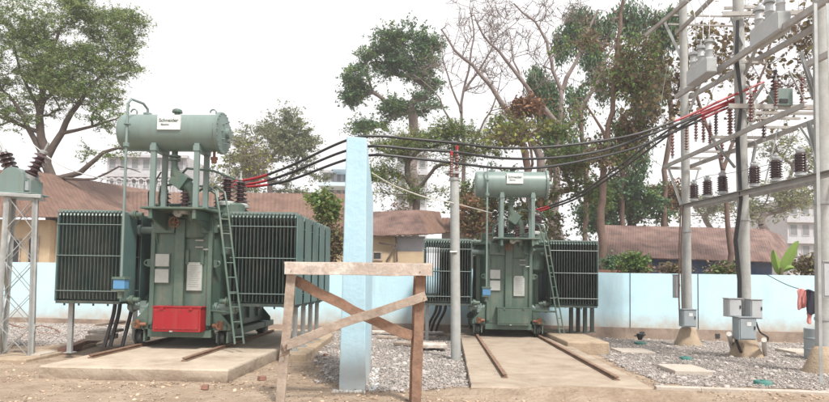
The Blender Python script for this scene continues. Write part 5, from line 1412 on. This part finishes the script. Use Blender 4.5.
    for grp, S in ((rb_ > .03, 8), (rb_ <= .03, 3)):
        aa, bb, xx, yy, r1, r2 = a[grp], b[grp], x[grp], y[grp], ra[grp][:, None], rb_[grp][:, None]
        n = len(aa)
        if n == 0: continue
        ring = []
        for k in range(S):
            c, s = math.cos(2 * math.pi * k / S), math.sin(2 * math.pi * k / S); ring.append(aa + (xx * c + yy * s) * r1)
        for k in range(S):
            c, s = math.cos(2 * math.pi * k / S), math.sin(2 * math.pi * k / S); ring.append(bb + (xx * c + yy * s) * r2)
        vv = np.stack(ring, 1).reshape(-1, 3); ff = []
        for k in range(S): ff.append(np.stack([np.arange(n) * 2 * S + k, np.arange(n) * 2 * S + (k + 1) % S, np.arange(n) * 2 * S + S + (k + 1) % S, np.arange(n) * 2 * S + S + k], 1))
        ff = np.concatenate(ff) + o; V.append(vv); Fc.append(ff); o += len(vv)
    V = np.concatenate(V); Fc = np.concatenate(Fc)
    # twigs: thin slivers at tips
    if twigs:
        tp = N_[tip]; C = np.repeat(tp, twigs, 0); dd = rs.normal(size=C.shape); dd[:, 2] += .35 - droop; dd /= np.linalg.norm(dd, axis=1)[:, None]
        L_ = rs.uniform(.25, .8, len(C))[:, None] * spread * 1.7; e = C + dd * L_; w = np.cross(dd, rs.normal(size=C.shape)); w /= np.linalg.norm(w, axis=1)[:, None]; w *= minr * .8
        mid = (C + e) / 2 + rs.normal(size=C.shape) * L_ * .08
        tv = np.stack([C - w, C + w, mid + w * .8, mid - w * .8, e + w * .4, e - w * .4], 1).reshape(-1, 3); n = len(C); b6 = np.arange(n)[:, None] * 6
        tf = np.concatenate([b6 + [0, 1, 2, 3], b6 + [3, 2, 4, 5]]) + o; V = np.concatenate([V, tv]); Fc = np.concatenate([Fc, tf])
    fo = fastmesh('trunk', V - base, Fc, barkmat, root); fo.data.polygons.foreach_set('use_smooth', [True] * len(fo.data.polygons))
    if leaves_per:
        tp = N_[tip]; C = np.repeat(tp, leaves_per, 0)
        if tassel:
            ln_ = np.repeat(rs.uniform(.5, 1.2, len(tp)), leaves_per) * tassel; q_ = rs.uniform(0, 1, len(C))
            C = C + np.stack([rs.normal(size=len(C)) * .10, rs.normal(size=len(C)) * .10, -q_ * ln_], 1)
            off = rs.normal(size=C.shape) * spread * np.array([1, 1, flat + droop]); off[:, 2] -= droop * spread * 1.0; C = C + off
        else:
            K = 5; per = max(1, leaves_per // K)
            S0 = np.repeat(tp, K, 0); dd = rs.normal(size=S0.shape); dd[:, 2] = dd[:, 2] * flat + .12 - droop * .6
            back = N_[tip] - N_[par[tip]]; back /= np.linalg.norm(back, axis=1)[:, None] + 1e-6; dd = dd / np.linalg.norm(dd, axis=1)[:, None] + .35 * np.repeat(back, K, 0)
            dd /= np.linalg.norm(dd, axis=1)[:, None]; Ls = rs.uniform(.7, 1.9, len(S0))[:, None] * spread * 1.25; S1 = S0 + dd * Ls
            w_ = np.cross(dd, rs.normal(size=S0.shape)); w_ /= np.linalg.norm(w_, axis=1)[:, None]; w_ *= minr * .55
            tv = np.stack([S0 - w_, S0 + w_, S1 + w_ * .4, S1 - w_ * .4], 1).reshape(-1, 3); nS = len(S0)
            fastmesh('twig', tv - base, np.arange(nS * 4).reshape(nS, 4), barkmat, root, kind='stuff')
            t_ = rs.uniform(.12, 1.05, (nS, per, 1)); C = (S0[:, None] + dd[:, None] * Ls[:, None] * t_ + rs.normal(size=(nS, per, 3)) * leaf * .42 - np.array([0, 0, 1]) * (t_ ** 2) * Ls[:, None] * .18).reshape(-1, 3)
            leaves_per = K * per
        if leafmat2 is not None:
            cut = int(len(C) * (1 - frac2)); sel = np.arange(len(tp)) < int(len(tp) * (1 - frac2)); 
            perm = rs.permutation(len(tp)); mask = np.repeat(np.isin(np.arange(len(tp)), perm[:int(len(tp) * (1 - frac2))]), leaves_per)
            parts = [(C[mask], leafmat), (C[~mask], leafmat2)]
        else: parts = [(C, leafmat)]
        for C_, lm in parts:
            if len(C_) == 0: continue
            v, f = leaf_geo(C_, leaf, kind, rs, droop); fastmesh('crown', v - base, f, lm, root)
    return root
def B(px, py, Y, rpx, rpy, w=1, ry=None):
    s = Y / 600.0; c = W(px, py, Y)
    return ((c.x, c.y, c.z), (rpx * s, (ry if ry else (rpx + rpy) / 2 * s), rpy * s), w)

# big feathery tree, upper left
Y = 26
b_ = W(52, 250, Y); fk = W(50, 176, Y)
tree('feathery_tree', 'large feathery green tree spreading over the rusty roof by the lattice tower', 'tree', (b_.x, Y, -.2), fk,
     [B(20, 60, Y, 55, 40, 1.5), B(-30, 70, Y, 50, 70, 1.3), B(70, 35, Y, 50, 30, 1.3), B(112, 52, Y, 30, 32, 1.0), B(122, 22, Y, 20, 20, .5), B(30, 10, Y, 64, 28, 1.4), B(60, 70, Y, 40, 24, .8), B(80, 90, Y, 45, 22, .9),
      B(112, 118, Y, 26, 14, .3), B(20, 115, Y, 45, 22, .7), B(-50, 140, Y, 40, 30, .5), B(95, 8, Y, 34, 14, .6), B(104, 152, Y, 34, 7, .12)], bark, lf_mango, 1250, 90, .115, 'narrow', .36, rt=.16, seed=3, wig=.10, minr=.010, limbs=[([W(54, 262, 26), W(52, 215, 26), W(50, 178, 26), W(44, 150, 26), W(40, 115, 26), W(48, 70, 26), W(58, 30, 26)], 0.34, 0.05), ([W(48, 168, 26), W(34, 138, 26), W(18, 108, 26), W(-6, 80, 26)], 0.17, 0.04), ([W(46, 158, 26), W(62, 132, 26), W(78, 104, 26), W(98, 78, 26), W(118, 58, 26)], 0.17, 0.035), ([W(51, 180, 26), W(80, 172, 26), W(104, 152, 26), W(130, 148, 26), W(152, 152, 26)], 0.15, 0.03), ([W(60, 178, 26), W(95, 180, 26), W(120, 166, 26), W(140, 172, 26)], 0.08, 0.02), ([W(38, 132, 26), W(14, 122, 26), W(-16, 112, 26)], 0.1, 0.03), ([W(62, 132, 26), W(92, 126, 26), W(122, 116, 26)], 0.09, 0.025), ([W(46, 100, 26), W(72, 70, 26), W(92, 42, 26)], 0.08, 0.02), ([W(40, 112, 26), W(20, 70, 26), W(10, 30, 26)], 0.09, 0.02)], leafmat2=lf_mid, frac2=.3, power=1.9, flat=.3)
# hazy tree behind left transformer
Y = 42
b_ = W(272, 250, Y)
tree('hazy_tree', 'hazy grey green round-topped tree behind the cables, between tank and fire wall', 'tree', (b_.x, Y, -.2), W(270, 180, Y),
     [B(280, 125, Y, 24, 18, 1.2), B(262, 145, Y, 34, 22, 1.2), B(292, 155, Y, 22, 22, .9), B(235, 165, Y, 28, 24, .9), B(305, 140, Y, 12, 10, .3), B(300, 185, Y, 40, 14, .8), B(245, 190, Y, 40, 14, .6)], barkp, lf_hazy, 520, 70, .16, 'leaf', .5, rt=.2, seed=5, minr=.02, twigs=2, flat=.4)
# brush with pale bare stems in front of it
Y = 36
tree('bare_stemmed_bush', 'pale bare-stemmed bush in front of the hazy tree beside the left ladder', 'bush', (W(248, 250, Y).x, Y, -.2), W(248, 205, Y),
     [B(240, 165, Y, 22, 22, 1), B(256, 160, Y, 16, 26, 1), B(228, 180, Y, 16, 14, .5)], barkp, lf_yel, 120, 14, .22, 'leaf', .5, rt=.18, seed=8, minr=.02, twigs=6)
# tall dark green tree centre
Y = 38
tree('tall_green_tree', 'tall bluish green tree with layered foliage rising above the fire wall', 'tree', (W(412, 260, Y).x, Y, -.2), W(414, 130, Y),
     [B(400, 36, Y, 26, 14, 1.2), B(385, 60, Y, 26, 16, 1.3), B(362, 80, Y, 18, 14, .9), B(352, 98, Y, 9, 9, .3), B(415, 60, Y, 24, 20, 1), B(430, 45, Y, 14, 14, .4), B(395, 108, Y, 15, 10, .5), B(420, 105, Y, 22, 12, .5),
      B(372, 128, Y, 22, 10, .6), B(425, 82, Y, 18, 12, .4)], barkp, lf_dark, 620, 80, .15, 'leaf', .42, rt=.3, seed=12, minr=.018, leafmat2=lf_mid, frac2=.3, wig=.08, flat=.45)
# feathery lower foliage centre (mimosa fronds)
Y = 27
tree('spreading_tree', 'light green spreading tree with flat feathery branches behind the slim concrete pole', 'tree', (W(416, 260, Y).x, Y, -.2), W(416, 190, Y),
     [B(395, 150, Y, 30, 8, .9), B(385, 175, Y, 28, 7, .8), B(425, 140, Y, 30, 9, .9), B(410, 193, Y, 40, 8, .6), B(455, 132, Y, 26, 8, .8), B(470, 152, Y, 22, 8, .6), B(440, 168, Y, 30, 8, .6), B(500, 145, Y, 26, 12, .7)], bark, lf_yel, 360, 60, .13, 'narrow', .42, rt=.17, seed=13, minr=.012, leafmat2=lf_mid, frac2=.5, up=.4)
# bare trees centre
Y = 30
tree('bare_tree', 'leafless reddish twigged tree left of the leaning pale trunk', 'tree', (W(475, 260, Y).x, Y, -.2), W(476, 150, Y),
     [B(455, 70, Y, 36, 40, 1.2), B(480, 40, Y, 36, 34, 1.3), B(430, 85, Y, 26, 30, .9), B(500, 90, Y, 28, 40, 1), B(425, 150, Y, 16, 24, .3), B(510, 30, Y, 34, 26, 1.2), B(480, 8, Y, 40, 16, .8), B(540, 70, Y, 24, 30, .7)], barkp, lf_brown, 680, 0, .11, 'narrow', .5, rt=.08, seed=14, minr=.014, twigs=4, wig=.08, power=1.75, limbs=[([W(464, 280, 30), W(463, 200, 30), W(464, 150, 30), W(461, 112, 30), W(468, 70, 30), W(474, 30, 30), W(470, 8, 30)], 0.16, 0.03), ([W(463, 150, 30), W(448, 118, 30), W(434, 92, 30), W(420, 78, 30)], 0.08, 0.02), ([W(461, 112, 30), W(446, 70, 30), W(440, 40, 30)], 0.07, 0.02), ([W(466, 90, 30), W(485, 60, 30), W(498, 36, 30), W(515, 22, 30)], 0.07, 0.02), ([W(464, 160, 30), W(480, 130, 30), W(494, 100, 30), W(502, 70, 30)], 0.08, 0.02)])
Y = 28
tree('bare_tree', 'pale forked leafless tree with long rising limbs above the flat-pad transformer', 'tree', (W(530, 270, Y).x, Y, -.2), W(534, 150, Y),
     [B(500, 60, Y, 28, 36, .9), B(545, 40, Y, 24, 36, .9), B(475, 30, Y, 34, 26, .7), B(590, 30, Y, 30, 26, .9), B(560, 8, Y, 36, 20, .7), B(515, 110, Y, 26, 14, .4), B(600, 80, Y, 26, 18, .4)], barkp, lf_red, 520, 0, .12, 'narrow', .5, rt=.08, seed=22, minr=.015, twigs=4, wig=.07, power=1.9, limbs=[([W(568, 290, 28), W(558, 235, 28), W(543, 190, 28), W(537, 150, 28), W(507, 110, 28), W(490, 86, 28), W(471, 66, 28), W(455, 50, 28), W(442, 30, 28)], 0.36, 0.04), ([W(552, 225, 28), W(557, 180, 28), W(559, 142, 28), W(560, 112, 28), W(561, 90, 28), W(553, 70, 28), W(547, 42, 28), W(535, 22, 28), W(514, 4, 28)], 0.22, 0.035), ([W(561, 90, 28), W(567, 78, 28), W(577, 60, 28), W(587, 34, 28), W(598, 10, 28)], 0.13, 0.04), ([W(560, 130, 28), W(570, 122, 28), W(587, 100, 28), W(600, 75, 28), W(609, 54, 28), W(622, 30, 28)], 0.15, 0.03), ([W(557, 124, 28), W(536, 98, 28), W(520, 78, 28), W(498, 50, 28), W(482, 34, 28), W(474, 14, 28)], 0.15, 0.03), ([W(520, 78, 28), W(512, 50, 28), W(508, 24, 28)], 0.06, 0.02)])
tree('red_leaf_sapling', 'small patch of orange brown dry foliage in front of the pale forked tree', 'sapling', (W(531, 260, 26).x, 26, -.2), W(531, 150, 26), [B(528, 107, 26, 16, 7, 1), B(520, 112, 26, 8, 5, .4)], barkr, lf_red, 40, 30, .2, 'leaf', .3, rt=.06, seed=23)
# weeping dark evergreens
Y = 33
weep = [
 ('deep green drooping evergreen hanging between the pale fork and the leafless limbs', 31, [B(545, 88, Y, 12, 12, 1), B(552, 112, Y, 12, 16, 1), B(536, 72, Y, 7, 6, .4), B(556, 135, Y, 9, 10, .5)], 550, lf_dark, .1),
 ('tall drooping evergreen reaching the top of the frame above the conservator', 32, [B(582, 14, Y, 20, 14, 1.2), B(560, 34, Y, 10, 10, .5), B(594, 48, Y, 14, 14, .8), B(606, 78, Y, 12, 14, .7), B(578, 92, Y, 14, 14, .6), B(572, 145, Y, 20, 14, .8), B(592, 170, Y, 16, 14, .6)], 586, lf_dark, .08),
 ('drooping evergreen with browned hanging sprays beside the straight brown trunk', 33, [B(634, 10, Y, 22, 12, .9), B(626, 60, Y, 16, 22, .8), B(646, 92, Y, 12, 20, .7), B(612, 118, Y, 18, 16, .8), B(630, 150, Y, 18, 20, .7), B(600, 20, Y, 14, 16, .5)], 622, lf_dark, .25),
 ('thin drooping evergreen just beyond the far gantry pole', 34, [B(660, 60, Y, 9, 20, .8), B(668, 18, Y, 16, 12, .8), B(655, 105, Y, 8, 14, .5)], 664, lf_dark, .2)]
for lab, sd, bl_, px, lm_, fr in weep:
    tree('weeping_evergreen', lab, 'tree', (W(px, 265, Y).x, Y, -.2), W(px, 170, Y), bl_, barkr, lm_, 190, 80, .24, 'narrow', .14, rt=.14, seed=sd, droop=.9, minr=.014, leafmat2=lf_brown, frac2=fr, group='drooping evergreens', twigs=1, tassel=1.3)
# creeper/mixed low foliage right of conservator
Y = 24
tree('leafy_tree', 'bushy mid green tree with yellow patches behind the conservator nearer the gantry', 'tree', (W(520, 265, Y).x, Y, -.2), W(525, 205, Y),
     [B(520, 128, Y, 30, 12, .9), B(560, 125, Y, 26, 14, .8), B(565, 165, Y, 26, 18, .9), B(478, 200, Y, 26, 18, .7), B(500, 215, Y, 34, 16, .7), B(585, 200, Y, 26, 22, .9), B(550, 205, Y, 26, 24, 1), B(500, 180, Y, 26, 18, .7), B(590, 235, Y, 24, 16, .7), B(535, 240, Y, 40, 14, .7), B(470, 235, Y, 24, 12, .5)], barkr, lf_mid, 720, 50, .13, 'leaf', .36, rt=.16, seed=41, minr=.012, leafmat2=lf_olive, frac2=.4)
Y = 22
tree('leaning_trunk_tree', 'slim leaning tree with thin foliage behind the flat-pad transformer', 'tree', (W(550, 285, Y).x, Y, -.2), W(527, 165, Y),
     [B(512, 140, Y, 24, 10, .6), B(530, 125, Y, 18, 12, .5), B(560, 150, Y, 16, 12, .3)], barkr, lf_yel, 70, 14, .2, 'leaf', .4, rt=.13, seed=43, minr=.014, twigs=3)
tree('straight_trunk_tree', 'straight brown-trunked tree with thin foliage, between radiators and far gantry pole', 'tree', (W(606, 290, 21).x, 21, -.2), W(600, 150, 21),
     [B(595, 110, 21, 30, 24, 1), B(620, 90, 21, 26, 30, 1), B(580, 60, 21, 26, 30, .8), B(612, 150, 21, 22, 20, .8), B(640, 60, 21, 22, 30, .9), B(634, 130, 21, 18, 18, .6)], barkr, lf_brown, 420, 36, .12, 'leaf', .36, rt=.05, limbs=[([W(604, 300, 21), W(602, 200, 21), W(606, 150, 21), W(614, 100, 21), W(618, 40, 21), W(624, -10, 21)], 0.17, 0.05), ([W(606, 145, 21), W(594, 118, 21), W(580, 98, 21)], 0.07, 0.02), ([W(616, 80, 21), W(632, 60, 21), W(648, 44, 21)], 0.06, 0.02)], seed=44, minr=.012, leafmat2=lf_mid, frac2=.5, twigs=2, droop=.4)
# tree behind gantry with large round leaves
Y = 20
tree('broad_leaved_tree', 'sparse tree with large round brownish leaves spread behind the gantry beams', 'tree', (W(727, 290, Y).x, Y, -.2), W(722, 165, Y),
     [B(700, 95, Y, 36, 26, 1), B(665, 100, Y, 26, 40, .8), B(745, 60, Y, 40, 34, 1.1), B(795, 60, Y, 36, 50, 1.1), B(765, 100, Y, 36, 26, 1), B(820, 30, Y, 30, 40, .8), B(700, 45, Y, 26, 26, .5), B(770, 20, Y, 40, 20, .7)], barkr, lf_big, 380, 10, .145, 'round', .42, rt=.04, limbs=[([W(730, 300, 20), W(729, 220, 20), W(723, 170, 20), W(713, 140, 20), W(700, 108, 20), W(690, 70, 20), W(685, 30, 20)], 0.11, 0.03), ([W(723, 170, 20), W(742, 120, 20), W(760, 80, 20), W(772, 40, 20), W(780, 0, 20)], 0.07, 0.02), ([W(745, 112, 20), W(775, 95, 20), W(800, 78, 20), W(822, 50, 20)], 0.05, 0.015)], seed=51, minr=.011, twigs=4, leafmat2=lf_olive, frac2=.4, wig=.2)
# far trees on the right
Y = 34
tree('round_green_tree', 'dark green round tree over the left end of the dark rusty roof', 'tree', (W(632, 280, Y).x, Y, -.2), W(632, 230, Y), [B(620, 195, Y, 28, 22, 1), B(640, 205, Y, 30, 20, 1), B(600, 215, Y, 22, 20, .6)], bark, lf_dark, 300, 80, .18, 'leaf', .5, rt=.3, seed=61, minr=.02, leafmat2=lf_mid, frac2=.3)
tree('rusty_leaved_tree', 'russet leaved tree just left of the far gantry pole', 'tree', (W(664, 280, Y + 1).x, Y + 1, -.2), W(664, 230, Y + 1), [B(664, 200, Y + 1, 18, 14, 1), B(672, 215, Y + 1, 16, 10, .7)], bark, lf_red, 130, 80, .17, 'leaf', .42, rt=.2, seed=62, minr=.02, leafmat2=lf_olive, frac2=.4)
Y = 44
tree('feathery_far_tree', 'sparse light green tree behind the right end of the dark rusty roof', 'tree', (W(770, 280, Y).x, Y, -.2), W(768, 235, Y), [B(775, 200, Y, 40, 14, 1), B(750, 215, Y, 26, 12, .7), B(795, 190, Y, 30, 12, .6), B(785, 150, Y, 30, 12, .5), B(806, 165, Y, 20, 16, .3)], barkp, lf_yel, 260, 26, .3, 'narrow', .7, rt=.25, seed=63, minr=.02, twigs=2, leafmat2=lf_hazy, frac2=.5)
Y = 48
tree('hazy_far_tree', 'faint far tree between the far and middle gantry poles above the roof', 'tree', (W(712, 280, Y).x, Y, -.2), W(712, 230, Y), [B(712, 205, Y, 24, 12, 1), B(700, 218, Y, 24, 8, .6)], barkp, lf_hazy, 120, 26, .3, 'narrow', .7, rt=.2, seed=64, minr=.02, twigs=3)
# small bushes near the walls
def bush(px, py, Y, rx, ry, lab, m_, sd, n=60, lp=34, leaf=.14, kind='leaf', m2=None, name='leafy_bush', cat='bush'):
    tree(name, lab, cat, (W(px, 280, Y).x, Y, -.3), W(px, py + ry * 1.1, Y), [B(px, py, Y, rx, ry, 1), B(px + rx * .4, py + ry * .3, Y, rx * .6, ry * .6, .5)], bark, m_, n, lp, leaf, kind, .22, rt=.06, seed=sd, minr=.008, leafmat2=m2, frac2=.4)
bush(320, 208, 19.5, 16, 15, 'bright green bush with yellowish patches left of the fire wall', lf_mid, 71, 110, 34, .15, m2=lf_yel)
bush(331, 240, 19.2, 10, 20, 'brownish lower shrub between the radiators and the fire wall', lf_olive, 72, 60, 26, .12, m2=lf_brown)
bush(632, 262, 18.6, 11, 4, 'small bright green plant on the wall top right of the radiators', lf_mid, 73, 50, 26, .11)
bush(636, 271, 18.9, 10, 4, 'red brown shrub under the small bright green plant', lf_red, 74, 40, 26, .11)
bush(722, 271, 19, 10, 2.5, 'low green weeds above the blue wall left of the middle gantry pole', lf_mid, 75, 50, 24, .11, m2=lf_brown)
bush(674, 271, 19, 12, 2.5, 'dry twiggy weeds above the blue wall by the far gantry pole', lf_brown, 76, 50, 18, .12, m2=lf_olive)
bush(806, 266, 19, 12, 7, 'dry brown shrub behind the washing line', lf_olive, 77, 50, 22, .12, m2=lf_brown)
bush(611, 266, 20, 7, 7, 'dark leafy shrub at the foot of the straight brown trunk', lf_dark, 78, 40, 24, .12)
bush(400, 215, 24, 28, 10, 'dry reddish scrub lying over the small hut roof', lf_brown, 79, 70, 14, .16, 'narrow')
bush(470, 215, 22, 16, 22, 'russet scrub between the slim concrete pole and the right conservator', lf_red, 80, 90, 18, .15, m2=lf_olive)
# banana plant
def banana():
    Y = 18.6; root = empty('banana_plant', (W(780, 280, Y).x, Y, -.2), 'banana plant with one upright bright leaf behind the blue wall', 'banana plant')
    st = MB(); b0_ = W(780, 280, Y); st.tube([(b0_.x, Y, -.2), W(781, 268, Y)], [.10, .06], 10); shift(st, root.location); st.build('stem', lf_olive, root)
    for (a, b, c, w) in (((781, 273), (789, 260), (799, 241), .20), ((780, 274), (777, 263), (774, 250), .15), ((781, 273), (788, 266), (796, 268), .10)):
        P0, P1, P2_ = W(*a, Y), W(*b, Y - .1), W(*c, Y - .15); v = []; f = []; n = 12
        for i in range(n + 1):
            t = i / n; p = P0 * (1 - t) ** 2 + P1 * 2 * t * (1 - t) + P2_ * t * t; d_ = ((P1 - P0) * (1 - t) + (P2_ - P1) * t).normalized(); x = d_.cross(Vector((0, -1, 0))).normalized(); ww = w * math.sin(math.pi * min(1, t * .95 + .04)) ** .6
            j = .88 + .12 * noise.noise((i * 1.7, w * 50, 0))
            v += [p + x * ww * j + Vector((0, .07, 0)), p, p - x * ww * j + Vector((0, .07, 0))]
        for i in range(n):
            k = i * 3; f += [(k, k + 1, k + 4, k + 3), (k + 1, k + 2, k + 5, k + 4)]
        q = MB(); q.add(v, f, True); shift(q, root.location); q.build('leaf', lf_ban, root)
banana()

# ------------------------------------------------------------------ light, sky
w = bpy.data.worlds.new('World'); sc.world = w; w.use_nodes = True
nt = w.node_tree; N = nt.nodes; L = nt.links; bg = N['Background']
sky = N.new('ShaderNodeTexSky'); sky.sky_type = 'NISHITA'; sky.sun_disc = False
SE, SR = R(56), R(150)
sky.sun_elevation = SE; sky.sun_rotation = SR; sky.dust_density = 4.0; sky.air_density = 1.0; sky.ozone_density = .6
hs = N.new('ShaderNodeHueSaturation'); hs.inputs['Saturation'].default_value = .08; hs.inputs['Value'].default_value = 1.0
L.new(sky.outputs[0], hs.inputs['Color'])
# thin overcast: even out the clear-sky brightness toward a flat cloud sheet
mx = N.new('ShaderNodeMix'); mx.data_type = 'RGBA'; mx.inputs[0].default_value = .75; mx.inputs[7].default_value = (10.5, 10.3, 10.4, 1)
L.new(hs.outputs[0], mx.inputs[6]); L.new(mx.outputs[2], bg.inputs['Color'])
bg.inputs['Strength'].default_value = 0.066
sd_ = bpy.data.lights.new('sun', 'SUN'); sd_.energy = 2.6; sd_.angle = R(9); sd_.color = (1, .95, .88)
so = bpy.data.objects.new('sun', sd_); COL.objects.link(so)
dirv = Vector((math.sin(SR) * math.cos(SE), math.cos(SR) * math.cos(SE), math.sin(SE)))
so.rotation_euler = dirv.to_track_quat('Z', 'Y').to_euler()
sc.view_settings.view_transform = 'Standard'; sc.view_settings.look = 'None'; sc.view_settings.gamma = 1; sc.view_settings.use_curve_mapping = False
sc.view_settings.exposure = 1.08
HAZE = 0.0017
if HAZE:
    m = MB(); m.bx(-120, 120, -12, 100, -3, 26); o = m.build('haze', MATS['white_plate']); o['kind'] = 'stuff'
    hm = bpy.data.materials.new('haze_air'); hm.use_nodes = True; n_ = hm.node_tree; n_.nodes.remove(n_.nodes['Principled BSDF'])
    pv = n_.nodes.new('ShaderNodeVolumePrincipled'); pv.inputs['Color'].default_value = (.95, .95, .96, 1); pv.inputs['Density'].default_value = HAZE
    n_.links.new(pv.outputs[0], n_.nodes['Material Output'].inputs['Volume']); o.data.materials.clear(); o.data.materials.append(hm)
